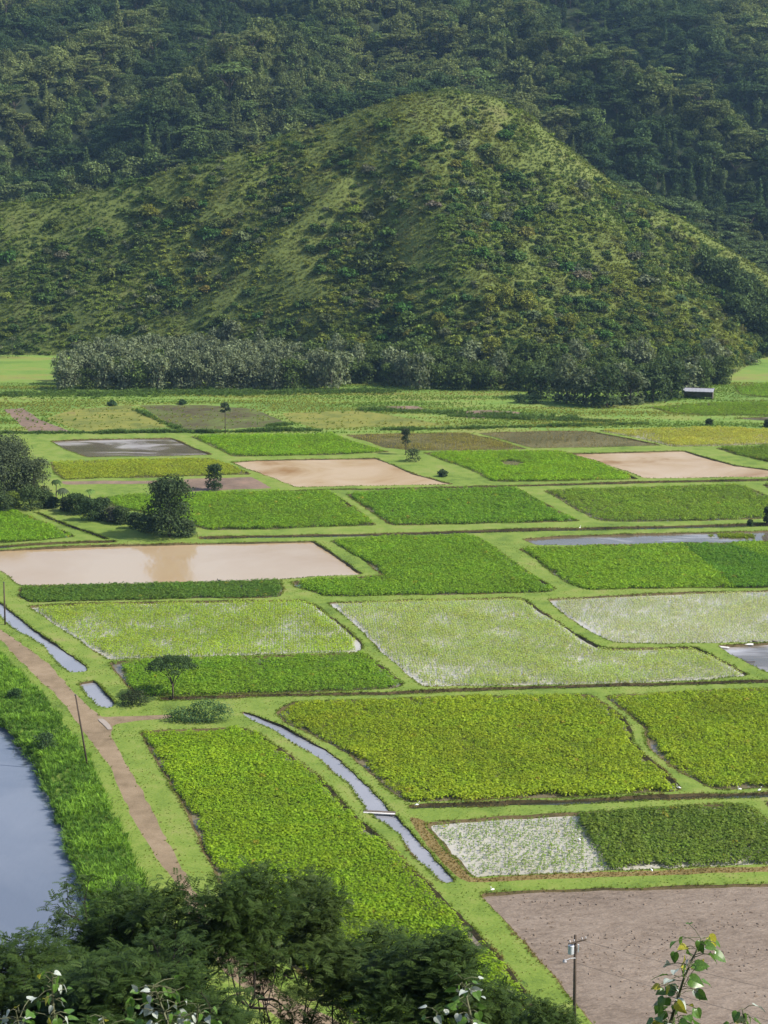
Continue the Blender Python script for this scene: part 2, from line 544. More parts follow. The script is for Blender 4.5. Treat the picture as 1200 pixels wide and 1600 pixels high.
def taro_mesh(seed, n=7, hgt=0.85, spread=0.42, ls=0.26):
    """taro: stalks rising from one point, each ending in a drooping heart-shaped blade"""
    r = np.random.default_rng(seed)
    V = []; Q = []; T = []; lv = []
    for i in range(n):
        a = i * 2.4 + r.uniform(-.4, .4); q = spread * math.sqrt((i + .6) / n); h = hgt * (1.02 - 0.42 * (i / n)) * r.uniform(.85, 1.1)
        d = np.array([math.cos(a), math.sin(a), 0]); b = np.array([-d[1], d[0], 0])
        top = d * q + np.array([0, 0, h]); s = ls * r.uniform(.8, 1.2)
        dr = np.array([0, 0, -1.0]) * r.uniform(.1, .6)
        o = len(V)
        V += [np.array([0, 0, 0]) + b * .015, np.array([0, 0, 0]) - b * .015, top - b * .01, top + b * .01]
        Q.append((o, o + 1, o + 2, o + 3)); g = r.random(); lv += [g * .3 + .5] * 4
        o = len(V)
        tip = top + (d + dr) * s * 1.25
        lobe = -d * s * .5 + np.array([0, 0, s * .28])
        mid = top + (d + dr) * s * .35
        V += [top + np.array([0, 0, s * .02]), mid + b * s * .62 - np.array([0, 0, s * .18]), tip, mid - b * s * .62 - np.array([0, 0, s * .18]), top + lobe + b * s * .45, top + lobe - b * s * .45]
        T += [(o, o + 1, o + 2), (o, o + 2, o + 3), (o, o + 4, o + 1), (o, o + 3, o + 5)]
        lv += [g] * 6
    me = mesh_np('taro', V, [np.array(Q), np.array(T)], (M['taro'],))
    fattr(me, 'lv', lv)
    return me


def tuft_mesh(seed, n=9, hgt=0.4, spread=0.2, wd=0.03, bend=0.5, mat=None):
    r = np.random.default_rng(seed)
    V = []; Q = []; T = []; lv = []
    for i in range(n):
        a = r.uniform(0, 6.28); d = np.array([math.cos(a), math.sin(a), 0]); b = np.array([-d[1], d[0], 0])
        p = d * spread * r.random(); h = hgt * r.uniform(.6, 1.1); w_ = wd * r.uniform(.8, 1.3); k = bend * r.uniform(.3, 1.2)
        m1 = p + d * h * k * .35 + np.array([0, 0, h * .65]); t = p + d * h * k + np.array([0, 0, h * (1 - .25 * k)])
        o = len(V)
        V += [p - b * w_, p + b * w_, m1 + b * w_ * .8, m1 - b * w_ * .8, t]
        Q.append((o, o + 1, o + 2, o + 3)); T.append((o + 3, o + 2, o + 4)); lv += [r.random()] * 5
    me = mesh_np('tuft', V, [np.array(Q), np.array(T)], (mat or M['grass_blade'],))
    fattr(me, 'lv', lv)
    return me


COL_TARO = proto_collection('taro_kind', [taro_mesh(i, 10, .85, .46, .2) for i in range(5)])
COL_YOUNG = proto_collection('young_taro', [taro_mesh(20 + i, 4, 0.55, 0.16, 0.15) for i in range(5)])
COL_TUFT = proto_collection('tuft_kind', [tuft_mesh(i, 12, 0.32, 0.2, 0.025) for i in range(4)])
COL_TALL = proto_collection('tall_grass', [tuft_mesh(40 + i, 26, 1.0, 0.55, 0.05, 0.8) for i in range(4)])
COL_SCRUB = proto_collection('scrub_kind', [mk_bush(60 + i, 1.0, 1.5, 90, 0.2) for i in range(5)])
BUSHES = [mk_bush(80 + i, 3.0, 4.4, 420, 0.34) for i in range(5)]
ROUNDS = [mk_round(100 + i, 10, 9, 1100, 0.46, .16) for i in range(6)]
UMBS = [mk_umbrella(120 + i) for i in range(3)]
COLS = [mk_column(130 + i) for i in range(3)]
COL_FOREST = proto_collection('forest_kind', ROUNDS + [UMBS[0]] + [COLS[0]])
COL_BUSH = proto_collection('bush_kind', BUSHES)

# ------------------------------------------------------------------ polygons traced on the valley floor
def pip(P, poly):
    x = P[:, 0]; y = P[:, 1]; ins = np.zeros(len(P), bool)
    a = poly; b = np.roll(poly, -1, 0)
    for (x1, y1), (x2, y2) in zip(a[:, :2], b[:, :2]):
        if y1 == y2: continue
        ins ^= ((y1 > y) != (y2 > y)) & (x < (x2 - x1) * (y - y1) / (y2 - y1) + x1)
    return ins


def area2(p):
    q = np.roll(p, -1, 0)
    return 0.5 * np.sum(p[:, 0] * q[:, 1] - q[:, 0] * p[:, 1])


def inset(P, d):
    a = np.roll(P, 1, 0); b = np.roll(P, -1, 0)
    t1 = P - a; t2 = b - P
    t1 /= np.linalg.norm(t1, axis=1)[:, None] + 1e-9; t2 /= np.linalg.norm(t2, axis=1)[:, None] + 1e-9
    n = np.stack([-(t1 + t2)[:, 1], (t1 + t2)[:, 0]], 1)
    ln = np.linalg.norm(n, axis=1)[:, None]
    n /= ln + 1e-9
    s = np.clip(ln / 2, 0.5, 1)
    return P + n * d / s


def world_poly(pts, step=1.3, jit=0.13, seed=0, grow=0.0):
    P = np.array([gp(*p)[:2] for p in pts])
    if area2(P) < 0: P = P[::-1]
    q = []
    n = len(P)
    for i in range(n):                       # one corner-cutting pass rounds the corners
        a, b = P[i], P[(i + 1) % n]
        L = np.linalg.norm(b - a); c = min(0.2, 0.5 / max(L, 1e-6))
        q += [a + (b - a) * c, b - (b - a) * c]
    out = []
    for i in range(len(q)):
        a, b = q[i], q[(i + 1) % len(q)]
        L = np.linalg.norm(b - a); k = max(1, int(round(L / step)))
        for j in range(k): out.append(a + (b - a) * j / k)
    out = np.array(out)
    if grow: out = inset(out, -grow)
    j = np.stack([vnoise(out[:, 0] * .6, out[:, 1] * .6, 5 + seed) + .6 * vnoise(out[:, 0] * 1.7, out[:, 1] * 1.7, 6), vnoise(out[:, 0] * .6, out[:, 1] * .6, 9 + seed) + .6 * vnoise(out[:, 0] * 1.7, out[:, 1] * 1.7, 7)], 1) - .8
    return out + j * jit * 2


def gz(x, y):
    return 0.5 * (fbm(np.asarray(x) / 11., np.asarray(y) / 11., 31, 3) - 0.5)


# taro colours (real leaf colours)
DEEP = (0.06, 0.16, 0.014); GREEN = (0.17, 0.31, 0.018); LIME = (0.218, 0.352, 0.014); PALE = (0.30, 0.395, 0.09); OLIVE = (0.13, 0.15, 0.03)
YEL = (0.34, 0.37, 0.05)
# name, polygon in photo pixels, water material key, depth, crop (spacing, scale, colour, coverage, young?), label words
FIELDS = [
 ('mud', [(752, 1397), (860, 1391), (1000, 1388), (1200, 1382), (1500, 1374), (1640, 1500), (1500, 1760), (1040, 1760), (985, 1680), (930, 1600), (872, 1530), (840, 1490), (795, 1440)], 'mud', .35, None, 'brown ploughed mud plot beside the utility pole'),
 ('taro', [(668, 1286), (780, 1277), (896, 1271), (1050, 1262), (1158, 1256), (1180, 1268), (1215, 1295), (1290, 1345), (980, 1357), (850, 1363), (742, 1368), (703, 1328)], 'water_pale', .4, ('split', .48, .95, (0.14, 0.215, 0.025), .97), 'flooded plot, half sparse white and half dark green taro, beside the narrow channel'),
 ('taro', [(1195, 1254), (1300, 1247), (1420, 1330), (1320, 1343), (1240, 1283)], 'water_paddy', .4, ('full', .5, .9, GREEN, .9), 'small corner of taro plot cut by the right edge'),
 ('taro', [(222, 1145), (300, 1140), (375, 1137), (398, 1146), (425, 1164), (470, 1193), (515, 1233), (555, 1278), (596, 1312), (646, 1362), (698, 1414), (755, 1470), (800, 1525), (850, 1600), (930, 1700), (690, 1720), (600, 1640), (485, 1530), (410, 1460), (345, 1375), (322, 1330), (303, 1290), (285, 1250), (262, 1213), (238, 1178)], 'water_paddy', .45, ('full', .47, .92, LIME, .97), 'bright green taro field tapering towards the foreground trees'),
 ('taro', [(432, 1113), (458, 1099), (600, 1093), (750, 1088), (922, 1085), (945, 1100), (970, 1120), (985, 1140), (985, 1160), (1008, 1183), (1035, 1205), (1062, 1231), (1050, 1237), (900, 1243), (750, 1249), (640, 1253), (612, 1236), (590, 1213), (570, 1196), (545, 1176), (510, 1157), (475, 1142), (450, 1132)], 'water_paddy', .45, ('full', .47, .88, (0.258, 0.36, 0.016), .97), 'large yellow-green taro field in front of two smaller pale fields'),
 ('taro', [(948, 1087), (1000, 1085), (1100, 1080), (1320, 1071), (1500, 1210), (1350, 1222), (1200, 1229), (1118, 1231), (1098, 1223), (1065, 1206), (1033, 1183), (1013, 1163), (1011, 1140), (987, 1117)], 'water_paddy', .45, ('full', .47, .88, (0.252, 0.36, 0.016), .97), 'yellow-green taro field right of the curving grass bund'),
 ('taro', [(172, 1034), (300, 1029), (450, 1025), (566, 1021), (585, 1033), (605, 1048), (630, 1068), (615, 1075), (500, 1080), (350, 1085), (216, 1088), (200, 1070), (183, 1050)], 'water_paddy', .4, ('full', .5, .9, GREEN, .95), 'dark green strip of taro behind the lone round tree'),
 ('taro', [(47, 947), (150, 943), (300, 940), (470, 938), (488, 943), (520, 966), (560, 1000), (566, 1012), (558, 1018), (400, 1022), (172, 1029), (110, 990)], 'water_pale', .4, ('young', .42, 1.1, (0.26, 0.375, 0.04), .97), 'pale green half grown taro field behind the dark strip'),
 ('taro', [(514, 941), (620, 938), (800, 934), (818, 936), (842, 953), (870, 970), (903, 993), (936, 1011), (950, 1014), (1033, 1013), (1087, 1012), (1110, 1023), (1140, 1038), (1168, 1055), (1100, 1061), (950, 1067), (665, 1072), (645, 1057), (624, 1040), (602, 1023), (585, 1003), (555, 973)], 'water_pale', .4, ('young', .4, .98, PALE, .96), 'large pale field of young taro in water'),
 ('taro', [(857, 936), (1000, 929), (1200, 922), (1360, 917), (1500, 990), (1200, 1003), (1117, 1004), (1053, 1006), (967, 1004), (943, 997), (917, 981), (887, 961)], 'water_pale', .4, ('young', .44, .85, (0.33, 0.40, 0.16), .9), 'pale whitish flooded field with thin taro rows at right'),
 ('pond', [(1122, 1009), (1200, 1005), (1320, 1002), (1420, 1052), (1240, 1058), (1197, 1048), (1145, 1022)], 'water_grey', .45, None, 'small grey pond with boards at its edge'),
 ('taro', [(34, 918), (200, 913), (340, 909), (436, 907), (440, 918), (436, 932), (300, 935), (150, 939), (48, 941), (32, 932)], 'water_paddy', .4, ('full', .5, .9, (0.10, 0.19, 0.022), .95), 'narrow dark taro strip in front of the pink pond'),
 ('pond', [(-60, 864), (0, 859), (133, 853), (250, 850), (400, 847), (490, 845), (517, 863), (566, 897), (467, 903), (400, 906), (343, 908), (100, 914), (33, 915), (0, 890)], 'water_silt', .45, None, 'large pale pink silty pond below the dark tree'),
 ('taro', [(518, 845), (600, 839), (735, 836), (762, 849), (788, 868), (818, 890), (843, 905), (866, 920), (858, 925), (700, 928), (560, 931), (508, 931), (462, 917), (457, 909), (520, 905), (600, 900), (576, 880), (542, 860)], 'water_paddy', .4, ('full', .5, .95, GREEN, .97), 'bright green stepped taro field beside the pink pond'),
 ('taro', [(815, 858), (950, 853), (1080, 850), (1200, 847), (1360, 843), (1440, 912), (1200, 917), (1000, 920), (930, 922), (907, 919), (882, 908), (862, 893), (838, 873)], 'water_paddy', .4, ('full', .5, .95, (0.19, 0.335, 0.018), .97), 'bright green taro field with a darker diagonal band'),
 ('pond', [(818, 842), (870, 838), (1000, 834), (1200, 829), (1320, 826), (1340, 841), (1200, 846), (1000, 850), (900, 852), (838, 852)], 'water_grey', .4, None, 'long thin grey pond with small grass island'),
 ('taro', [(155, 777), (223, 773), (310, 771), (420, 769), (512, 768), (522, 774), (552, 793), (585, 820), (450, 825), (330, 827), (300, 821), (270, 810), (220, 800), (185, 793)], 'water_paddy', .35, ('full', .65, 1.05, GREEN, .96), 'deep green taro field behind the dark tree'),
 ('taro', [(541, 773), (600, 766), (700, 764), (806, 763), (815, 768), (852, 788), (903, 814), (800, 818), (614, 820), (603, 814), (572, 793)], 'water_paddy', .35, ('full', .65, 1.05, (0.15, 0.295, 0.018), .96), 'deep green taro field in the middle of its row'),
 ('taro', [(852, 767), (1000, 762), (1152, 758), (1165, 761), (1200, 774), (1265, 801), (1260, 808), (1100, 813), (945, 814), (932, 811), (900, 795)], 'water_paddy', .35, ('full', .65, .95, (0.17, 0.28, 0.022), .9), 'lighter green taro field at the right end of its row'),
 ('taro', [(1190, 757), (1300, 753), (1390, 790), (1295, 795), (1222, 770)], 'water_paddy', .35, ('full', .65, .95, (0.12, 0.18, 0.02), .9), 'far corner of a green field cut by the right edge'),
 ('pond', [(362, 722), (400, 719), (500, 717), (588, 716), (617, 727), (643, 739), (706, 756), (560, 759), (462, 761), (430, 748), (395, 735)], 'water_orange', .35, None, 'peach coloured muddy pond with orange corner'),
 ('taro', [(662, 708), (720, 706), (800, 704), (878, 706), (890, 710), (943, 727), (997, 749), (800, 752), (770, 751), (735, 733), (695, 720)], 'water_paddy', .35, ('full', .65, 1.0, (0.20, 0.36, 0.013), .96), 'bright lime taro field with one bare muddy hole'),
 ('pond', [(890, 709), (1000, 706), (1068, 704), (1100, 714), (1150, 727), (1235, 738), (1230, 745), (1080, 747), (1008, 747), (960, 730), (925, 718)], 'water_orange', .35, None, 'peach pond with brown swirls at right'),
 ('taro', [(1120, 700), (1200, 697), (1300, 694), (1400, 720), (1260, 727), (1200, 721), (1150, 710)], 'water_paddy', .3, ('full', .65, 1.0, (0.13, 0.22, 0.014), .96), 'bright green corner field right of the peach pond'),
 ('taro', [(937, 673), (1050, 669), (1130, 668), (1200, 672), (1320, 674), (1330, 690), (1200, 694), (1100, 696.5), (1052, 697), (1000, 685)], 'water_pale', .3, ('young', .55, 1.5, YEL, .95), 'yellow field of ripening taro at far right'),
 ('pond', [(748, 676), (860, 673), (920, 673.5), (980, 685), (1034, 695.5), (940, 699), (835, 700.5), (790, 688)], 'water_brown', .3, ('young', .9, 1.2, (0.15, 0.13, 0.04), .35), 'brown shallow pond with thin yellow stalks'),
 ('pond', [(543, 680), (640, 677.5), (728, 676), (778, 688), (822, 701), (720, 704), (640, 704), (602, 699), (568, 688)], 'water_brown', .3, ('young', .6, 1.2, (0.20, 0.19, 0.035), .55), 'brown pond fringed with yellowing taro behind the slim tree'),
 ('taro', [(299, 682), (400, 680), (518, 678.5), (555, 692), (606, 706.5), (500, 711), (366, 713)], 'water_paddy', .3, ('full', .7, 1.0, (0.19, 0.35, 0.014), .96), 'bright lime taro field behind the peach pond'),
 ('pond', [(80, 689), (165, 686), (267, 684), (296, 697), (331, 711), (240, 713), (137, 714), (104, 702)], 'water_grey', .35, None, 'grey shining pond at upper left'),
 ('taro', [(80, 722), (200, 718), (330, 717), (362, 728), (390, 741), (320, 743), (200, 746), (102, 749), (87, 740)], 'water_paddy', .3, ('full', .6, .8, (0.27, 0.34, 0.025), .95), 'yellow-green taro strip beside the tree clump'),
 ('taro', [(-80, 772), (0, 789), (60, 813), (116, 839), (60, 845), (-80, 850)], 'water_paddy', .35, ('full', .62, 1.0, (0.16, 0.31, 0.014), .97), 'green taro field at the left edge above the pink pond'),
 ('taro', [(1015, 637), (1100, 630), (1200, 629), (1320, 627), (1340, 644), (1200, 649), (1100, 650), (1050, 646)], 'water_paddy', .25, ('full', .8, .9, (0.15, 0.26, 0.014), .96), 'far lime green field in front of the low shed'),
 ('pond', [(1145, 654), (1200, 651), (1320, 648), (1330, 656), (1220, 658)], 'water_grey', .25, None, 'small far grey pond at the right edge'),
 ('taro', [(1150, 604), (1200, 598), (1300, 592), (1320, 615), (1200, 621), (1155, 616)], 'water_paddy', .25, ('full', .8, .9, GREEN, .96), 'far green field right of the low shed'),
]
DITCHES = [
 ([(378, 1112), (400, 1118), (443, 1137), (477, 1155), (510, 1173), (533, 1190), (557, 1213), (577, 1233), (597, 1253), (606, 1267), (620, 1277), (640, 1300), (663, 1323), (683, 1347), (709, 1375), (693, 1379), (677, 1360), (657, 1343), (640, 1323), (627, 1302), (597, 1283), (577, 1267), (560, 1243), (547, 1223), (520, 1203), (507, 1185), (467, 1165), (437, 1145), (400, 1127)], 'water_ditch', .5, 'winding silvery irrigation channel between two taro fields'),
 ([(-70, 918), (0, 943), (17, 958), (43, 980), (67, 997), (97, 1017), (130, 1040), (132, 1047), (112, 1049), (100, 1040), (73, 1010), (27, 982), (0, 957), (-70, 932)], 'water_ditch', .6, 'silvery ditch beside the dirt road at left'),
 ([(127, 1068), (147, 1065), (160, 1083), (175, 1097), (172, 1105), (157, 1103), (133, 1077)], 'water_ditch', .6, 'short ditch pool below the grassy crossing'),
 ([(637, 1257), (800, 1251.5), (1000, 1243.5), (1300, 1232), (1300, 1241), (1000, 1252), (800, 1259), (640, 1263.5)], 'water_dark', .8, 'narrow dark ditch behind the white flooded plot'),
 ([(245, 1090), (400, 1085.5), (600, 1081), (800, 1072.5), (1000, 1067), (1300, 1059.5), (1300, 1065), (1000, 1072), (800, 1077.5), (600, 1086), (400, 1090), (250, 1096)], 'water_dark', .8, 'narrow dark ditch behind the large yellow-green field'),
 ([(310, 838), (400, 836), (600, 832.5), (800, 826.5), (1000, 822), (1320, 814.5), (1320, 819.5), (1000, 827), (800, 831.5), (600, 837), (400, 840), (312, 842)], 'water_dark', .8, 'narrow dark ditch behind the thin grey pond'),
 ([(-80, 853.5), (0, 851.5), (180, 844), (181, 847.5), (0, 855.5), (-80, 857.5)], 'water_dark', .7, 'narrow dark ditch behind the pink pond'),
 ([(53, 800), (60, 800), (112, 821), (172, 842), (163, 843), (105, 823)], 'water_dark', .7, 'slanting dark ditch beside the tree clump'),
 ([(400, 767), (600, 762.5), (800, 757.5), (1000, 752.5), (1300, 746.5), (1300, 749.5), (1000, 756), (800, 760.5), (600, 764.5), (400, 768)], 'water_dark', .7, 'far dark ditch below the peach pond'),
]
ROAD = [(-160, 905), (-90, 948), (0, 983), (77, 1037), (117, 1085), (143, 1110), (162, 1122), (215, 1119), (268, 1117), (272, 1123), (215, 1127), (176, 1133), (172, 1147), (200, 1197), (233, 1257), (260, 1310), (287, 1363), (305, 1395), (345, 1450), (400, 1512), (460, 1562), (540, 1602), (680, 1680), (640, 1720), (500, 1632), (415, 1575), (350, 1515), (300, 1440), (275, 1382), (247, 1343), (220, 1300), (193, 1247), (167, 1190), (127, 1137), (83, 1080), (67, 1067), (0, 1000), (-90, 965), (-160, 922)]
RIVER = [(-900, 900), (-300, 960), (-200, 1005), (-60, 1085), (0, 1128), (20, 1143), (40, 1170), (60, 1190), (65, 1215), (85, 1245), (90, 1270), (105, 1300), (110, 1330), (128, 1365), (138, 1395), (145, 1430), (170, 1500), (230, 1570), (330, 1680), (300, 1760), (-500, 1760), (-1400, 1300)]
PATCHES = [
 ('dry', [(640, 1275), (662, 1280), (664, 1290), (702, 1333), (738, 1372), (760, 1371), (850, 1366), (980, 1361), (1300, 1350), (1500, 1340), (1500, 1349), (1300, 1359), (980, 1369), (850, 1373), (735, 1379), (716, 1371), (690, 1342), (668, 1316), (647, 1293)], 'brown dried grass verge around the white flooded plot'),
 ('mudflat', [(5, 640), (35, 638), (60, 655), (112, 675), (48, 677), (22, 655)], 'bare orange mud patch at far left'),
 ('marsh', [(218, 633), (320, 633), (400, 640), (452, 662), (430, 667), (280, 673)], 'dark brown marshy fallow plot'),
 ('mudflat', [(288, 749), (393, 745), (426, 762), (330, 766), (282, 768)], 'brown mud plot beside the round bush'),
 ('mudflat', [(95, 752), (180, 751), (275, 750), (272, 754), (180, 756), (100, 757)], 'thin brown mud strip behind the tree clump'),
 ('mudflat', [(700, 643), (760, 641), (815, 645), (800, 652), (740, 655), (705, 650)], 'brown wet patch in the far meadow'),
 ('mudflat', [(600, 636), (650, 634), (665, 640), (630, 643)], 'small brown patch in the far meadow'),
 ('fallow', [(112, 640), (200, 633), (262, 668), (130, 674), (70, 655)], 'rough olive fallow plot at far left'),
 ('fallow', [(440, 645), (560, 641), (700, 664), (500, 669), (455, 660)], 'yellowish fallow plot in the middle of the far meadow'),
 ('mudflat', [(785, 722), (800, 720), (816, 724), (800, 728)], None),
]
GAP = [np.array([gp(800, 724)[0], gp(800, 724)[1], 2.2])]

fields = []
for i, (nm, poly, mk, dep, crop, lab) in enumerate(FIELDS):
    fields.append(dict(name=nm, poly=world_poly(poly, 1.1, .17, seed=i, grow=.3 if gp(*poly[0])[1] < 330 else .2), mat=mk, dep=dep, crop=crop, label=lab))
for i, (poly, mk, dep, lab) in enumerate(DITCHES):
    fields.append(dict(name='ditch', poly=world_poly(poly, 1.0, 0.16, seed=40 + i, grow=.5 if mk == 'water_ditch' and dep == .6 else (.22 if mk == 'water_ditch' else 0)), mat=mk, dep=dep, crop=None, label=lab))
river = world_poly(RIVER, 2.0, 0.5, 90, .7)
fields.append(dict(name='river', poly=river, mat='water_river', dep=1.3, crop=None, label='wide blue-grey river along the grassy bank at lower left'))
road = world_poly(ROAD, 1.5, 0.2, 95)
patches = [(k, world_poly(p, 1.2, 0.2, 100 + i), l) for i, (k, p, l) in enumerate(PATCHES) if l]
far_y = gp(600, 676)[1]
X0, X1, Y0, Y1 = -420., 420., 96., 1000.

# constrained triangulation: bunds, road and patches share one set of vertices, fields are real holes
vc = []; faces_in = []
def add_loop(P):
    s = len(vc)
    vc.extend([Vector((p[0], p[1])) for p in P])
    faces_in.append(list(range(s, s + len(P))))
for f in fields: add_loop(f['poly'])
add_loop(road)
for p in patches: add_loop(p[1])
meadow = np.array([(X0 + 5, far_y), (X1 - 5, far_y - 2), (X1 - 5, 990), (X0 + 5, 990)])
mx = np.arange(X0 + 6, X1 - 5, 4.0)
meadow_line = np.stack([mx, far_y + 1.2 * np.sin(mx * .13)], 1)
add_loop(np.vstack([meadow_line, [(X1 - 5, 990), (X0 + 5, 990)]]))
nL = len(faces_in)
for x, y in ((X0, Y0), (X1, Y0), (X1, Y1), (X0, Y1)): vc.append(Vector((x, y)))
for y in np.arange(140, 600, 5.0):
    for x in np.arange(-150, 151, 5.0):
        if abs(x) < y * .27 + 10:
            vc.append(Vector((x + rng.uniform(-1.8, 1.8), y + rng.uniform(-1.8, 1.8))))
cv, ce, cf, _, _, of = delaunay_2d_cdt(vc, [], faces_in, 0, 1e-4, True)
cvn = np.array([(v.x, v.y) for v in cv])
GV = np.column_stack([cvn, gz(cvn[:, 0], cvn[:, 1])])
nF = len(fields)
buckets = {'turf': []}
for tri, o in zip(cf, of):
    if o and min(o) < nF: continue
    key = 'turf'
    if o:
        k = min(o)
        if k == nF: key = 'road'
        elif k < nL - 1: key = ('patch', k - nF - 1)
        else: key = 'meadow'
    buckets.setdefault(key, []).append(tri)


def sub_mesh(name, tris, mat):
    t = np.array([list(q)[:3] for q in tris])
    a, b, c = GV[t[:, 0]], GV[t[:, 1]], GV[t[:, 2]]
    nz = (b[:, 0] - a[:, 0]) * (c[:, 1] - a[:, 1]) - (b[:, 1] - a[:, 1]) * (c[:, 0] - a[:, 0])
    t[nz < 0] = t[nz < 0][:, ::-1]
    u, inv = np.unique(t, return_inverse=True)
    return link(name, mesh_np(name, GV[u], [inv.reshape(t.shape)], (mat,), None, True))


tag(sub_mesh('ground', buckets['turf'], M['turf']), 'mown green grass bunds and verges between the taro fields', 'ground', kind='structure')
tag(sub_mesh('meadow', buckets['meadow'], M['meadow']), 'rough green and brown meadow strips along the foot of the hill', 'meadow', kind='structure')
tag(sub_mesh('dirt_road', buckets['road'], M['road']), 'pinkish brown dirt road running beside the river bank', 'road', kind='structure')
for k, t in buckets.items():
    if isinstance(k, tuple):
        p = patches[k[1]]
        nm = {'dry': 'dry_grass_verge', 'mudflat': 'mud_patch', 'marsh': 'marsh_ground', 'fallow': 'fallow_ground'}[p[0]]
        tag(sub_mesh(nm, t, M[p[0]]), p[2], {'dry': 'verge', 'fallow': 'field'}.get(p[0], 'mud'), kind='structure')

# banks and floors
BANK_NAME = {'taro': 'paddy_water', 'pond': 'pond_water', 'mud': 'mud_floor', 'ditch': 'ditch_water', 'river': 'river_water'}
for f in fields:
    P = f['poly']; n = len(P); dep = f['dep']
    rings = [(0.0, None), (0.10, -.10), (0.28, -.6 * dep), (0.46, -dep)]
    near = P[:, 1].mean() < 262 and f['crop']
    if near: rings = [(0.0, None), (0.18, -.08), (0.42, -.55 * dep), (0.68, -dep)]
    f['marg'] = .62 if near else .42
    if f['name'] == 'ditch': rings = [(0.0, None), (0.06, -.14), (0.14, -.6 * dep), (0.24, -dep)]
    V = []
    for d, z in rings:
        q = P if d == 0 else inset(P, d)
        V.append(np.column_stack([q, gz(P[:, 0], P[:, 1]) if z is None else np.full(n, z) + 0.3 * gz(P[:, 0], P[:, 1])]))
    i = np.arange(n); j = (i + 1) % n
    Q = np.vstack([np.stack([k * n + i, (k + 1) * n + i, (k + 1) * n + j, k * n + j], 1) for k in range(len(rings) - 1)])
    b = link('earth_bank', mesh_np('earth_bank', np.vstack(V), [Q], (M['bank'],)))
    tag(b, 'earth bank around the ' + f['label'], 'bank', kind='structure')
    zz = {'mud': -.22, 'ditch': -.42 * dep}.get(f['name'], -.7 * dep)
    f['wz'] = zz
    # water sheet triangulated through the same constrained triangulation
    tv, te, tf, _, _, tof = delaunay_2d_cdt([Vector(p) for p in P], [], [list(range(n))], 0, 1e-4, True)
    tvn = np.array([(v.x, v.y) for v in tv]); tt = np.array([list(t)[:3] for t in tf]); tt = tt[pip(tvn[tt].mean(1), P)]
    nzv = (tvn[tt[:, 1], 0] - tvn[tt[:, 0], 0]) * (tvn[tt[:, 2], 1] - tvn[tt[:, 0], 1]) - (tvn[tt[:, 1], 1] - tvn[tt[:, 0], 1]) * (tvn[tt[:, 2], 0] - tvn[tt[:, 0], 0])
    tt[nzv < 0] = tt[nzv < 0][:, ::-1]
    wtr = link(BANK_NAME[f['name']], mesh_np('water', np.column_stack([tvn, np.full(len(tvn), zz)]), [tt], (M[f['mat']],)))
    tag(wtr, ('water of the ' if f['name'] == 'taro' else '') + f['label'], 'mud' if f['name'] == 'mud' else 'water', kind='structure')


def grid_points(poly, sp, jit=0.3, ang=0.0, margin=None):
    lo = poly.min(0); hi = poly.max(0)
    c = (lo + hi) / 2; rr = np.linalg.norm(hi - lo) / 2
    g = np.arange(-rr, rr, sp)
    gx, gy = np.meshgrid(g, g)
    P = np.stack([gx.ravel(), gy.ravel()], 1) + rng.uniform(-jit, jit, (gx.size, 2)) * sp
    ca, sa = math.cos(ang), math.sin(ang)
    P = P @ np.array([[ca, sa], [-sa, ca]]) + c
    P = P[np.abs(P[:, 0]) < P[:, 1] * .29 + 8]
    return P[pip(P, poly if margin is None else inset(poly, margin))]


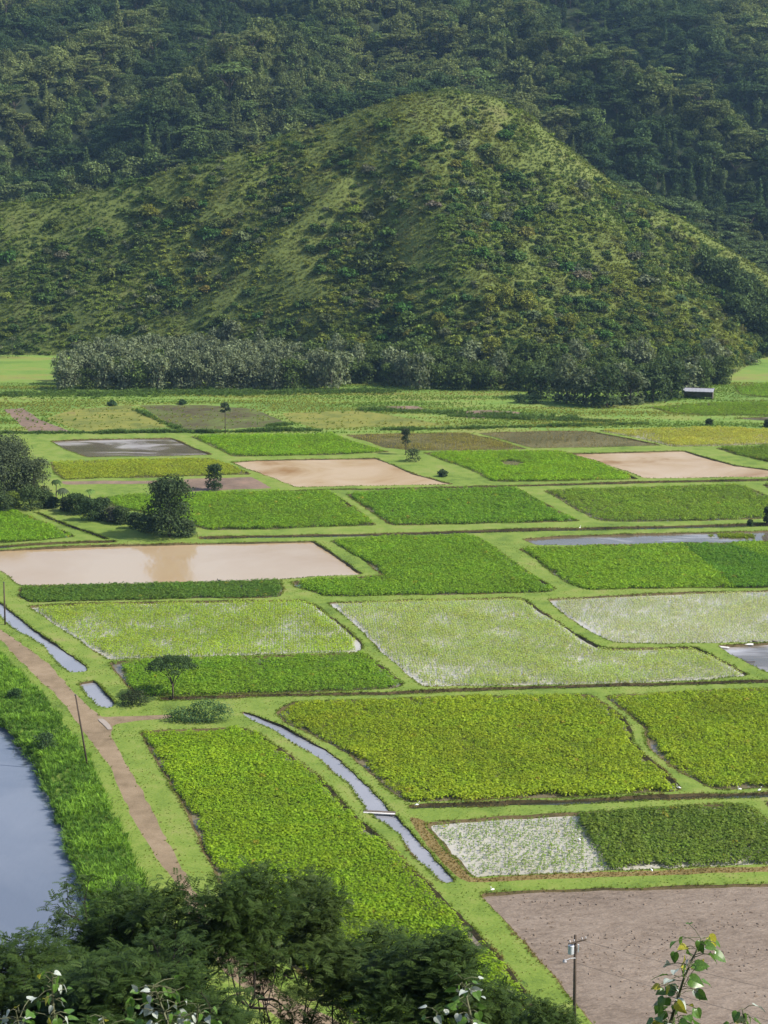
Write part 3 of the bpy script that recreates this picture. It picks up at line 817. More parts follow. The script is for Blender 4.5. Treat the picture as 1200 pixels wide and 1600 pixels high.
half = np.array([gp(*p)[:2] for p in [(640, 1262), (893, 1262), (968, 1375), (640, 1390)]])
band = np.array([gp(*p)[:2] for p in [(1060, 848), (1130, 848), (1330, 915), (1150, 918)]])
for i, f in enumerate(fields):
    if not f['crop']: continue
    ty, sp, sc_, colr, cov = f['crop']
    P = grid_points(f['poly'], sp, 0.45 if ty != 'young' else 0.25, R(3), f['marg'] + (.25 if ty == 'young' else 0))
    nz = fbm(P[:, 0] / 5., P[:, 1] / 5., 200 + i)
    nz2 = fbm(P[:, 0] / 1.6, P[:, 1] / 1.6, 300 + i, 2)
    nz3 = fbm(P[:, 0] / 16., P[:, 1] / 10., 330 + i, 2)
    keep = rng.random(len(P)) < np.clip(cov + (nz - .5) * (1.3 if ty == 'young' else .3), 0.02, 1)
    # ragged edges: plants thin out here and there next to the bank
    edge = ~pip(P, inset(f['poly'], f['marg'] + .9))
    keep &= ~(edge & (rng.random(len(P)) < 0.15 + (vnoise(P[:, 0] / 4, P[:, 1] / 4, i) > .7) * .8))
    for gx, gy, gr in GAP: keep &= ((P[:, 0] - gx) ** 2 / 1.6 + ((P[:, 1] - gy) / 2.0) ** 2) > gr ** 2
    P = P[keep]; nz = nz[keep]; nz2 = nz2[keep]; nz3 = nz3[keep]
    parts_ = [(P, nz, nz2, nz3, ty, sc_, colr)]
    if ty == 'split':
        hb = pip(P, half); th = hb & (rng.random(len(P)) < .78)
        parts_ = [(P[~hb], nz[~hb], nz2[~hb], nz3[~hb], 'full', sc_, colr), (P[th], nz[th], nz2[th], nz3[th], 'young', .85, (0.16, 0.26, 0.04))]
    for P, nz, nz2, nz3, ty, sc_, colr in parts_:
        n = len(P)
        s = sc_ * (0.85 + 0.3 * nz2) * rng.uniform(.8, 1.18, n) * (0.8 + 0.4 * nz)
        tc = np.array(colr)[None, :] * (0.86 + 0.28 * nz[:, None]) * rng.uniform(.88, 1.12, (n, 1)) * (0.85 + .3 * nz3[:, None])
        tc[:, 0] *= 0.88 + 0.24 * nz2
        old = rng.random(n) < .004
        tc[old] = np.array((0.32, 0.30, 0.03))
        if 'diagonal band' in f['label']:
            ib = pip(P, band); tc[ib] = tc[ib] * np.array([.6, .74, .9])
        lab = f['label'] if len(parts_) == 1 else ('dark green half of the plot beside the narrow channel' if ty == 'full' else 'sparse white half of the plot beside the narrow channel')
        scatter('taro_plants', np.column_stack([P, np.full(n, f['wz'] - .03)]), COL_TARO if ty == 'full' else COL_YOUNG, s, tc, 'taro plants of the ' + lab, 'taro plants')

# clods in the ploughed plot
r = np.random.default_rng(4)
cl = []
for k in range(3):
    th = np.linspace(0, 2 * math.pi, 7)[:-1]
    V = np.vstack([np.stack([np.cos(th) * r.uniform(.8, 1.2, 6), np.sin(th) * r.uniform(.8, 1.2, 6), np.full(6, -.1)], 1), np.stack([np.cos(th) * r.uniform(.4, .7, 6), np.sin(th) * r.uniform(.4, .7, 6), r.uniform(.3, .5, 6)], 1), [(0, 0, .5)]])
    cl.append(mesh_np('clod', V, [np.array([(q, (q + 1) % 6, 6 + (q + 1) % 6, 6 + q) for q in range(6)]), np.array([(6 + q, 6 + (q + 1) % 6, 12) for q in range(6)])], (M['clod'],)))
COL_CLOD = proto_collection('clod_kind', cl)
P = grid_points(fields[0]['poly'], .62, .5, R(-35), .6)
nz = fbm(P[:, 0] / 6., P[:, 1] / 3., 350, 3)
P = P[(rng.random(len(P)) < np.clip((nz - .46) * 2.2, .01, .5))]
n = len(P)
scatter('mud_clods', np.column_stack([P, np.full(n, fields[0]['wz'] - .01)]), COL_CLOD, np.stack([rng.uniform(.08, .3, n), rng.uniform(.06, .16, n), rng.uniform(.08, .28, n)], 1), np.ones((n, 3)), 'loose clods of mud in the ploughed plot', 'mud clods', .1)

# ------------------------------------------------------------------ hills
ridge_px = [(-420, 420, 700), (-250, 385, 700), (-100, 345, 700), (0, 322, 702), (100, 306, 702), (200, 287, 700), (300, 258, 700), (420, 222, 704), (500, 196, 706), (560, 174, 706), (630, 150, 706), (700, 139, 708), (760, 146, 710), (830, 184, 712), (900, 240, 712), (960, 288, 710), (1050, 332, 706), (1130, 382, 700), (1200, 432, 694), (1290, 520, 690)]
rw = np.array([dp(*p) for p in ridge_px])
foot_x = np.array([-300, -170, -110, -70, -40, -15, 10, 60, 100, 112, 122, 134, 150, 200])
foot_y = np.array([650, 646, 640, 628, 606, 580, 562, 556, 560, 578, 602, 632, 650, 660.])


def polyline_d(x, y, L):
    best = np.full(np.shape(x), 1e9); tt = np.zeros(np.shape(x)); n = len(L) - 1
    for k in range(n):
        a = L[k][:2]; b = L[k + 1][:2]; d = b - a
        t = np.clip(((x - a[0]) * d[0] + (y - a[1]) * d[1]) / (d @ d), 0, 1)
        q = np.hypot(x - a[0] - t * d[0], y - a[1] - t * d[1])
        m = q < best; best = np.where(m, q, best); tt = np.where(m, (k + t) / n, tt)
    return best, tt


SPUR = np.array([dp(*p) for p in [(690, 145, 707), (640, 215, 686), (682, 285, 662), (684, 350, 640), (712, 430, 614), (780, 520, 588)]])
VALL = np.array([dp(*p) for p in [(625, 300, 664), (590, 370, 640), (540, 430, 622), (500, 490, 600), (480, 560, 578)]])
SPUR2 = np.array([dp(*p) for p in [(640, 215, 686), (540, 268, 670), (430, 325, 652), (310, 372, 640), (180, 422, 628), (40, 470, 624)]])

SPUR3 = np.array([dp(*p) for p in [(470, 212, 702), (330, 285, 680), (200, 340, 662), (60, 390, 650)]])
SPUR4 = np.array([dp(*p) for p in [(790, 165, 708), (880, 300, 680), (980, 420, 640), (1080, 510, 605)]])


def hill_h(x, y):
    x = np.asarray(x, float); y = np.asarray(y, float)
    zr = np.interp(x, rw[:, 0], rw[:, 2]); yr = np.interp(x, rw[:, 0], rw[:, 1])
    zr = zr * np.clip((235 - x) / 45., 0, 1)
    yf = np.interp(x, foot_x, foot_y)
    t = np.clip((y - yf) / np.maximum(yr - yf, 20), 0, 1)
    prof = 0.7 * t + 0.3 * t ** 1.8
    h = zr * prof
    tb = np.clip((y - yr) / 110., 0, 1.5)
    h = np.where(y > yr, zr * (1 - 0.5 * tb) - tb * 12, h)
    fade = np.sin(np.clip(t, 0, 1) * math.pi) ** 0.7
    d, _ = polyline_d(x, y, SPUR); h = h + 9.5 * np.exp(-np.sqrt(d * d + 16) / 16.) * fade
    d, _ = polyline_d(x, y, VALL); h = h - 5.5 * np.exp(-(d / 22.) ** 2) * fade
    d, _ = polyline_d(x, y, SPUR2); h = h + 8.5 * np.exp(-d / 11.) * fade
    d, _ = polyline_d(x, y, SPUR3); h = h + 6.0 * np.exp(-d / 10.) * fade
    d, _ = polyline_d(x, y, SPUR4); h = h + 5.0 * np.exp(-d / 11.) * fade
    g = np.abs(2 * fbm(x / 34. + .3 * y / 34., y / 90., 71, 3) - 1)
    h = h + (g - .25) * 8.0 * fade + (fbm(x / 9., y / 9., 73, 3) - .5) * 2.4 * np.clip(t * 4, 0, 1)
    return np.where(t <= 0, -2.0 - 0.02 * np.maximum(yf - y, 0), h - 0.6 * (1 - np.clip(t * 10, 0, 1)))


MSP = np.array([dp(*p) for p in [(790, -10, 1010), (880, 55, 950), (980, 105, 910), (1090, 150, 880), (1230, 205, 845)]])
MVA = np.array([dp(*p) for p in [(900, 0, 1060), (1000, 70, 1000), (1130, 125, 960), (1280, 170, 920)]])
MS2 = np.array([dp(*p) for p in [(560, 40, 1060), (480, 90, 980), (380, 140, 920), (250, 190, 880)]])

MS3 = np.array([dp(*p) for p in [(300, -10, 1100), (200, 40, 1020), (90, 90, 950), (-40, 150, 900)]])
MV3 = np.array([dp(*p) for p in [(420, 0, 1100), (300, 60, 1010), (180, 120, 940), (60, 180, 880)]])


def mount_h(x, y):
    x = np.asarray(x, float); y = np.asarray(y, float)
    z0 = np.interp(x, [-300, -100, 30, 110, 160, 300], [22, 26, 34, 14, 4, 4])
    s = np.maximum(y - 762, 0)
    h = z0 + 0.35 * s
    d, _ = polyline_d(x, y, MSP); h = h + 33 * np.exp(-d / 34.)
    d, _ = polyline_d(x, y, MVA); h = h - 20 * np.exp(-(d / 32.) ** 2)
    d, _ = polyline_d(x, y, MS2); h = h + 25 * np.exp(-d / 30.)
    d, _ = polyline_d(x, y, MS3); h = h + 24 * np.exp(-d / 28.)
    d, _ = polyline_d(x, y, MV3); h = h - 18 * np.exp(-(d / 30.) ** 2)
    h = h + (fbm(x / 120., y / 120., 81, 3) - .5) * 56 * np.clip(s / 60, 0, 1) + (fbm(x / 30., y / 30., 83, 3) - .5) * 9
    cap = 162 + 12 * fbm(x / 200., y / 200., 85, 2)
    h = np.where(h > cap - 15, cap - 15 * np.exp(-np.maximum(h - cap + 15, 0) / 15.), h)
    fr = np.clip((y - 700) / 62., 0, 1)
    return h * fr * fr - 4 * (1 - fr)


def terr_h(x, y):
    return np.maximum(hill_h(x, y), mount_h(x, y))


def height_grid(name, xs, ys, fn, mat, smooth=True):
    gx, gy = np.meshgrid(xs, ys)
    z = fn(gx, gy)
    V = np.stack([gx, gy, z], -1).reshape(-1, 3)
    nx, ny = len(xs), len(ys)
    i = (np.arange(ny - 1)[:, None] * nx + np.arange(nx - 1)[None, :]).ravel()
    return link(name, mesh_np(name, V, [np.stack([i, i + 1, i + nx + 1, i + nx], 1)], (mat,), None, smooth))


tag(height_grid('hill', np.arange(-300, 246, 2.5), np.arange(548, 830, 2.5), hill_h, M['hill']), 'steep rounded hill of olive scrub rising behind the fields', 'hill', kind='structure')
tag(height_grid('mountain', np.arange(-700, 701, 7.), np.arange(690, 1500, 7.), mount_h, M['forest_floor']), 'forested mountain slope filling the top behind the hill', 'mountain', kind='structure')


def slope_h(x, y):
    return 78.2 - 0.62 * np.maximum(y, -8) + 1.2 * (fbm(np.asarray(x) / 7., np.asarray(y) / 7., 91, 3) - .5) - 3 * np.clip((np.asarray(y) - 118) / 20, 0, 1)


tag(height_grid('lookout_slope', np.arange(-320, 321, 8.), np.arange(-60, 141, 2.5), slope_h, M['forest_floor']), 'steep overgrown slope falling away below the viewpoint', 'hillside', kind='structure')

# ---- hill cover (uncountable)
def hill_pts(sp, y0=556, y1=735, jit=.5):
    gx, gy = np.meshgrid(np.arange(-185, 172, sp), np.arange(y0, y1, sp))
    P = np.stack([gx.ravel(), gy.ravel()], 1) + rng.uniform(-jit, jit, (gx.size, 2)) * sp
    h = hill_h(P[:, 0], P[:, 1]); m = mount_h(P[:, 0], P[:, 1])
    yr = np.interp(P[:, 0], rw[:, 0], rw[:, 1])
    k = (h > .4) & (h > m) & (P[:, 1] < yr + 22) & (np.abs(P[:, 0]) < P[:, 1] * .25)
    return np.column_stack([P[k], h[k]])


def hill_colour(P, n):
    """olive grass, yellow ferns, brown thickets and green shrub patches as they grow over the hill"""
    a = fbm(P[:, 0] / 26., P[:, 1] / 26. + P[:, 2] / 40., 400, 3); b = fbm(P[:, 0] / 7., P[:, 1] / 7., 410, 3); c = fbm(P[:, 0] / 45. + 9, P[:, 1] / 45., 420, 3)
    pal = np.array([(0.095, 0.15, 0.03), (0.15, 0.205, 0.036), (0.178, 0.212, 0.038), (0.125, 0.13, 0.05), (0.07, 0.125, 0.03)])
    col = pal[1] + (pal[0] - pal[1]) * np.clip((a[:, None] - .45) * 5, 0, 1)
    col = col + (pal[2] - col) * np.clip((c[:, None] - .56) * 7, 0, 1)
    col = col + (pal[3] - col) * np.clip((b[:, None] - .62) * 6, 0, .8)
    col = col + (pal[4] - col) * np.clip((.36 - b[:, None]) * 6, 0, .9)
    return col * rng.uniform(.82, 1.2, (n, 1))


P = hill_pts(1.15)
n = len(P)
sz = rng.uniform(.5, .9, n) * (0.6 + 0.8 * fbm(P[:, 0] / 9., P[:, 1] / 9., 433, 3))
scatter('hill_grass', P - np.array([0, 0, .1]), COL_TALL, np.column_stack([sz * 1.5, sz * 1.5, sz * 1.1]), hill_colour(P, n) * np.array([.78, .8, .9]), 'olive and yellowish grass and fern covering the hill', 'grass', .3)
P = hill_pts(1.9)
pn = fbm(P[:, 0] / 13., P[:, 1] / 15., 434, 4) + .1 * np.clip((650 - P[:, 1]) / 80, -1, 1)
pk = rng.random(len(P)) < np.clip((pn - .42) * 6, .12, .95)
P = P[pk]
n = len(P)
sz = rng.uniform(.9, 1.8, n) * (0.7 + 0.7 * fbm(P[:, 0] / 11., P[:, 1] / 11., 430, 3))
scatter('hill_scrub', P - np.array([0, 0, .15]), COL_SCRUB, np.column_stack([sz * 1.15, sz * 1.15, sz * .9]), hill_colour(P, n), 'low olive and yellowish scrub covering the hill', 'scrub')

P = hill_pts(3.1)
conc = (hill_h(P[:, 0] + 9, P[:, 1]) + hill_h(P[:, 0] - 9, P[:, 1]) + hill_h(P[:, 0], P[:, 1] + 9) + hill_h(P[:, 0], P[:, 1] - 9)) / 4 - P[:, 2]
dens = fbm(P[:, 0] / 17., P[:, 1] / 24., 440, 3) + .3 * np.clip((640 - P[:, 1]) / 60, 0, 1) + .07 * (P[:, 0] > 20) + .16 * np.clip(conc, -1, 1.2)
kk = (dens > .50) & (rng.random(len(P)) < .9)
P = P[kk]; conc = conc[kk]
psz = rng.uniform(.45, 1.0, len(P)) * np.where(rng.random(len(P)) < .2, 1.65, 1.0) * (1 + .2 * np.clip(conc, -1, 1))
showy = psz / np.hypot(P[:, 1], 80) - 1e3 * (P[:, 1] < np.interp(P[:, 0], foot_x, foot_y) + 22)
order = np.argsort(-showy)
BUSH_LABELS = [((0.062, 0.108, 0.028), 'dark green rounded shrub among the olive scrub on the hill', 'dark shrubs scattered on the hill'),
               ((0.085, 0.12, 0.03), 'mid green leafy shrub among the olive scrub on the hill', 'mid green shrubs scattered on the hill'),
               ((0.15, 0.185, 0.035), 'yellowish green shrub among the olive scrub on the hill', 'yellowish shrubs scattered on the hill'),
               ((0.12, 0.14, 0.07), 'greyish pale-leaved shrub among the olive scrub on the hill', 'greyish shrubs scattered on the hill')]
ind = order[:250]
for i in ind:
    k = 0 if conc[i] > .5 and rng.random() < .6 else rng.choice(4, p=[.34, .34, .17, .15])
    o = link('hillside_shrub', BUSHES[rng.integers(5)], None, P[i] - np.array([0, 0, .3]))
    s = psz[i] * 1.05; o.scale = (s, s, s * rng.uniform(.8, 1.1)); o.rotation_euler = (0, 0, rng.uniform(0, 6.28))
    o['tcol'] = [float(v * rng.uniform(.8, 1.2)) for v in BUSH_LABELS[k][0]]
    side = 'right-hand face' if P[i][0] > np.interp(P[i][1], [585, 612, 638, 662, 686, 707], [40, 25, 19, 18, 9, 22]) else 'left flank'
    tt_ = (P[i][1] - np.interp(P[i][0], foot_x, foot_y)) / max(20., np.interp(P[i][0], rw[:, 0], rw[:, 1]) - np.interp(P[i][0], foot_x, foot_y))
    lev = 'just above the wood' if tt_ < .33 else ('half way up' if tt_ < .68 else 'near the crest')
    what = BUSH_LABELS[k][1].split(' among')[0]
    tag(o, '%s on the %s of the hill, %s' % (what, side, lev), 'shrub', '%ss on the %s, %s' % (what, side, lev))
rest = P[order[250:]]
n = len(rest)
s = psz[order[250:]]
cc = np.array([b[0] for b in BUSH_LABELS])[rng.choice(4, n, p=[.4, .32, .16, .12])] * rng.uniform(.8, 1.2, (n, 1))
scatter('far_shrubs', rest - np.array([0, 0, .3]), COL_BUSH, s, cc, 'mass of darker shrubs on the upper hill', 'shrubs')

# ---- wood along the hill foot: each tree its own
def place_tree(name, me, p, s, sz, tcol, label, cat='tree', group=None):
    o = link(name, me, None, p)
    o.scale = (s, s, sz); o.rotation_euler = (0, 0, rng.uniform(0, 6.28))
    o['tcol'] = [float(v) for v in tcol]
    return tag(o, label, cat, group)


def foot_tree(x, y, kind, front=False):
    z = max(0.0, float(terr_h(x, y))) - .2
    if kind == 'grey':
        c = np.array((0.14, 0.17, 0.09)) * rng.uniform(.75, 1.25)
        o = place_tree('grey_tree', ROUNDS[rng.integers(6)], (x, y, z), rng.uniform(.7, 1.05), rng.uniform(.85, 1.2), c, 'pale grey-green tree inside the dense wood along the hill foot', 'tree', 'grey-green trees along the hill foot')
    elif kind == 'green':
        c = np.array((0.08, 0.118, 0.032)) * rng.uniform(.75, 1.25)
        o = place_tree('green_tree', ROUNDS[rng.integers(6)], (x, y, z), rng.uniform(.65, 1.0), rng.uniform(.7, 1.05), c, 'mid green round tree inside the dense wood along the hill foot', 'tree', 'green trees along the hill foot')
    else:
        c = np.array((0.17, 0.19, 0.035)) * rng.uniform(.8, 1.2)
        o = place_tree('yellow_tree', ROUNDS[rng.integers(6)], (x, y, z), rng.uniform(.55, .85), rng.uniform(.55, .85), c, 'yellow-tinged tree standing on the lower slope above the wood', 'tree', 'yellow-tinged trees above the wood')
    dpt = 'close behind its front row' if y - np.interp(x, [-110, -12, 10, 112, 130], [557, 557, 560, 566, 600]) < 14 else 'deep inside it'
    if kind != 'yellow': o['label'] = o['label'].replace('inside the dense wood along the hill foot', 'of the hill-foot wood, ' + dpt); o['group'] = o['group'] + ', ' + dpt
    if front: front_row.append((x, o, kind))
    return o


front_row = []
for row in range(9):                                   # the deep grey wood on flat ground at left
    for x in np.arange(-106, -12, 6.0):
        y = 557 + row * 8.2 + rng.uniform(-1.5, 1.5); xx = x + rng.uniform(-1.5, 1.5) + (3 if row % 2 else 0)
        if y > np.interp(xx, foot_x, foot_y) + 10: continue
        if xx < -104 + row * 1.2: continue
        foot_tree(xx, y, 'grey' if rng.random() < .84 else 'green', row == 0)
for row in range(3):
    for x in np.arange(-11, 112, 5.6):
        xx = x + rng.uniform(-1.4, 1.4) + (2.8 if row % 2 else 0)
        y = np.interp(xx, foot_x, foot_y) - 4 + row * 7 + rng.uniform(-1.5, 1.5)
        k = 'green' if rng.random() < .68 else 'grey'
        if 25 < xx < 60 and row == 2 and rng.random() < .5: k = 'yellow'
        foot_tree(xx, y, k, row == 0)
for x in (-8, 18, 34, 40, 47, 54, 61):
    foot_tree(x, 583 + rng.uniform(-3, 10), 'yellow')
for px in np.arange(1098, 1235, 9):
    for row in range(3):
        if px < 1150 and row < 2: continue
        p = gp(px + rng.uniform(-4, 4), 556 - row * 5)
        place_tree('valley_tree', ROUNDS[rng.integers(6)], (p[0], p[1] + 6, max(0., float(terr_h(p[0], p[1] + 6))) - .3), rng.uniform(.8, 1.2), rng.uniform(.9, 1.4), np.array((0.068, 0.105, 0.034)) * rng.uniform(.75, 1.3), 'dark tree in the valley mouth above the far right lawn', 'tree', 'dark trees in the right-hand valley mouth')
ORD = ['first', 'second', 'third', 'fourth', 'fifth', 'sixth', 'seventh', 'eighth', 'ninth', 'tenth', 'eleventh', 'twelfth', 'thirteenth', 'fourteenth', 'fifteenth', 'sixteenth', 'seventeenth', 'eighteenth', 'nineteenth', 'twentieth']
front_row.sort(key=lambda t: t[0])
for i, (x, o, k) in enumerate(front_row):
    j = len(front_row) - 1 - i
    c = {'grey': 'pale grey-green', 'green': 'mid green', 'yellow': 'yellowish'}[k]
    o['label'] = '%s tree in the front row of the wood, %s from its %s end' % (c, ORD[min(i, j)], 'left' if i <= j else 'right')

# ---- mountain forest
gx, gy = np.meshgrid(np.arange(-300, 301, 6.5), np.arange(716, 1270, 6.5))
P = np.stack([gx.ravel(), gy.ravel()], 1) + rng.uniform(-.46, .46, (gx.size, 2)) * 6.5
h = hill_h(P[:, 0], P[:, 1]); m = mount_h(P[:, 0], P[:, 1])
yr = np.interp(P[:, 0], rw[:, 0], rw[:, 1])
k = ((m > h) | (P[:, 1] > yr + 24) | (P[:, 0] > 150)) & (np.abs(P[:, 0]) < P[:, 1] * .235 + 6)
P = P[k]; Z = np.maximum(h, m)[k]
P = np.column_stack([P, np.maximum(Z, 0) - .4])
# what the hill hides from the viewpoint (and a little round it) is left out
tops = P + np.array([0, 0, 14.])
hidden = np.ones(len(P), bool)
for ox in (-8, 0, 8):
    blocked = np.zeros(len(P), bool); e = np.array([ox, 0, 83.])
    for t in np.linspace(.6, .985, 60):
        q = e + (tops - e) * t
        blocked |= hill_h(q[:, 0], q[:, 1]) > q[:, 2] + .5
    hidden &= blocked
P = P[~hidden]
U = P + np.column_stack([rng.uniform(-3.3, 3.3, (len(P), 2)), np.zeros(len(P))]); U[:, 2] = terr_h(U[:, 0], U[:, 1]) - .5; nU = len(U)
scatter('undergrowth', U, COL_BUSH, rng.uniform(.9, 1.7, nU), np.array((0.05, 0.08, 0.028)) * rng.uniform(.6, 1.4, (nU, 1)), 'dark undergrowth between the forest trees', 'undergrowth', .1)
order = np.argsort(P[:, 1])
nz = fbm(P[:, 0] / 55., P[:, 1] / 55., 500, 3)
FK = [('forest_tree', ROUNDS, (0.045, 0.078, 0.024), 'dark green round-crowned tree in the forest behind the hill ridge', 'dark forest trees behind the ridge'),
      ('pale_tree', ROUNDS, (0.105, 0.13, 0.045), 'paler olive round-crowned tree in the forest behind the hill ridge', 'pale forest trees behind the ridge'),
      ('umbrella_tree', UMBS, (0.08, 0.12, 0.042), 'wide flat-topped tree in the forest behind the hill ridge', 'flat-topped forest trees behind the ridge'),
      ('column_tree', COLS, (0.028, 0.045, 0.018), 'dark narrow upright tree in the forest behind the hill ridge', 'narrow dark trees behind the ridge')]
cnt = np.zeros(4, int)
for i in order[:270]:
    right = P[i, 0] > 60
    k = rng.choice(4, p=[.34, .2, .38, .08] if right else [.55, .28, .1, .07])
    nm, ms, c, lab, grp = FK[k]
    s = rng.uniform(.7, 1.3) * (1.0 if k != 2 else .9)
    sd = 'left of the hill crest' if P[i, 0] < 15 else 'right of the hill crest'
    lab = lab.replace('behind the hill ridge', 'beyond the ridge, ' + sd); grp = grp + ', ' + sd
    place_tree(nm, ms[rng.integers(len(ms))], P[i], s, s * rng.uniform(.9, 1.2), np.array(c) * rng.uniform(.75, 1.25), lab, 'tree', grp)
Q = P[order[270:]]; n = len(Q)
nzq = nz[order[270:]]
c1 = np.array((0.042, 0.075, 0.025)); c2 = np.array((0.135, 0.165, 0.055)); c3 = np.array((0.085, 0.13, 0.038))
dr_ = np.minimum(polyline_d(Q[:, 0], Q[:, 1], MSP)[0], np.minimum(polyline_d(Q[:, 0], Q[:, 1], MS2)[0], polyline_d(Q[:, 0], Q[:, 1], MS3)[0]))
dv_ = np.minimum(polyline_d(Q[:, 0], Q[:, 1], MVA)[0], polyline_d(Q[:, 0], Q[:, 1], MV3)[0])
tc = c1 + (c2 - c1) * np.clip((nzq[:, None] - .42) * 4 + .8 * np.exp(-dr_ / 28.)[:, None] - .7 * np.exp(-dv_ / 28.)[:, None], 0, 1)  # paler on ridges, darker in valleys: sunlight and shade painted into leaf colour
pick = rng.random(n) < .2
tc[pick] = c3
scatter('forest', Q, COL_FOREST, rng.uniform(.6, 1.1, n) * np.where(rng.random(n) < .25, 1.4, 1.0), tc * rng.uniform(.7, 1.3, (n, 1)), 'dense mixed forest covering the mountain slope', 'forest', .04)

# ------------------------------------------------------------------ tall grass and verges (uncountable)
bank_px = [(-120, 1052), (-60, 1080), (0, 1122), (20, 1138), (40, 1164), (62, 1187), (68, 1212), (88, 1242), (93, 1268), (108, 1298), (113, 1328), (131, 1363), (141, 1393), (148, 1428), (176, 1500), (236, 1570), (330, 1680), (440, 1680), (330, 1560), (268, 1470), (232, 1395), (212, 1345), (190, 1298), (165, 1245), (140, 1190), (103, 1132), (65, 1085), (30, 1050), (-10, 1012), (-110, 955)]
bankP = np.array([gp(*p)[:2] for p in bank_px])
P = grid_points(bankP, .62, .5)
nz = fbm(P[:, 0] / 4., P[:, 1] / 4., 600, 3); n = len(P)
tc = np.array((0.08, 0.19, 0.022)) + (np.array((0.15, 0.31, 0.03)) - np.array((0.08, 0.19, 0.022))) * np.clip((nz[:, None] - .35) * 3, 0, 1)
scatter('tall_grass', np.column_stack([P, gz(P[:, 0], P[:, 1]) - .05]), COL_TALL, rng.uniform(.55, 1.0, n) * (.5 + 1.0 * nz), tc * rng.uniform(.8, 1.2, (n, 1)), 'thick tall green grass on the river bank', 'grass', .2)
# river edge: grass leaning over the water
L = np.array([gp(*p)[:2] for p in bank_px[:15]])
q = []
for a, b in zip(L[:-1], L[1:]):
    for t in np.arange(0, 1, .35 / np.linalg.norm(b - a)): q.append(a + (b - a) * t + rng.normal(0, .35, 2) + np.array([-.1, .1]))
q = np.array(q); n = len(q)
scatter('overhanging_grass', np.column_stack([q, np.full(n, -.5)]), COL_TALL, rng.uniform(.6, 1.1, n), np.array((0.09, 0.20, 0.024)) * rng.uniform(.7, 1.3, (n, 1)), 'grass hanging over the river edge', 'grass', .3)

gx, gy = np.meshgrid(np.arange(-140, 141, .8), np.arange(far_y, 570, 1.0))
P = np.stack([gx.ravel(), gy.ravel()], 1) + rng.uniform(-.6, .6, (gx.size, 2))
nz = fbm(P[:, 0] / 30., P[:, 1] / 7., 610, 3); band2 = fbm(P[:, 0] / 60., P[:, 1] / 4.5, 611, 2)
keep = (rng.random(len(P)) < np.clip((band2 - .36) * 5, .25, .95)) | (P[:, 1] > 540)
for f in fields: keep &= ~pip(P, f['poly'])
for p in patches:
    keep &= ~(pip(P, p[1]) & (rng.random(len(P)) < .85))
keep0 = keep
P = P[keep]; nz = nz[keep]; n = len(P)
tc = np.array((0.12, 0.22, 0.028)) + (np.array((0.22, 0.25, 0.045)) - np.array((0.12, 0.22, 0.028))) * np.clip((nz[:, None] - .42) * 5, 0, 1)
tc = np.where((band2[keep0][:, None] < .38), tc * np.array([1.2, .9, 1.1]), tc)
scatter('meadow_grass', np.column_stack([P, gz(P[:, 0], P[:, 1]) - .03]), COL_TALL, rng.uniform(.3, .6, n) * (.4 + 1.0 * band2[keep0]), tc * rng.uniform(.85, 1.15, (n, 1)), 'rough tufted grass of the far meadow', 'grass', .2)

q = []
for f in fields:
    if f['name'] == 'river': continue
    o = inset(f['poly'], -.10); o2 = np.roll(o, -1, 0)
    for k in range(9): q.append(o + (o2 - o) * rng.random((len(o), 1)) + rng.normal(0, .12, (len(o), 2)))
    o = inset(f['poly'], .12)
    q.append(o + rng.normal(0, .1, (len(o), 2)))
for sgn in (-.15,):
    o = inset(road, sgn); q.append(o + rng.normal(0, .2, o.shape)); q.append(o + (np.roll(o, -1, 0) - o) * rng.random((len(o), 1)) + rng.normal(0, .2, o.shape))
q = np.vstack(q)
q = q[np.abs(q[:, 0]) < q[:, 1] * .25 + 5]
nz = fbm(q[:, 0] / 6., q[:, 1] / 6., 620, 3)
kk = rng.random(len(q)) < np.clip(.35 + (nz - .4) * 2.5, .2, .95)
q = q[kk]; nz = nz[kk]; n = len(q)
tc = np.array((0.13, 0.20, 0.025)) + (np.array((0.20, 0.17, 0.06)) - np.array((0.13, 0.20, 0.025))) * np.clip((fbm(q[:, 0] / 9., q[:, 1] / 9., 621, 2)[:, None] - .5) * 5, 0, 1)
scatter('verge_tufts', np.column_stack([q, gz(q[:, 0], q[:, 1]) - .04]), COL_TUFT, rng.uniform(.4, .9, n), tc * rng.uniform(.85, 1.15, (n, 1)), 'unmown grass tufts fringing the field banks', 'grass', .25)
gxx = grid_points(np.array([(-90, 138), (90, 138), (110, 345), (-110, 345)]), .55, .5)
kk = ~pip(gxx, road) & ~pip(gxx, bankP)
for f in fields: kk &= ~pip(gxx, f['poly'])
for p in patches: kk &= ~pip(gxx, p[1])
gxx = gxx[kk]; nz = fbm(gxx[:, 0] / 3., gxx[:, 1] / 3., 640, 3)
gxx = gxx[rng.random(len(gxx)) < np.clip((nz - .38) * 4, .15, 1)]; n = len(gxx)
nz = fbm(gxx[:, 0] / 5., gxx[:, 1] / 5., 641, 3)
scatter('turf_tufts', np.column_stack([gxx, gz(gxx[:, 0], gxx[:, 1]) - .05]), COL_TUFT, rng.uniform(.3, .65, n), (np.array((0.125, 0.195, 0.025)) + np.array((0.10, 0.05, 0.03)) * np.clip((nz[:, None] - .45) * 4, 0, 1)) * rng.uniform(.8, 1.2, (n, 1)), 'short rough grass on the bunds', 'grass', .3)
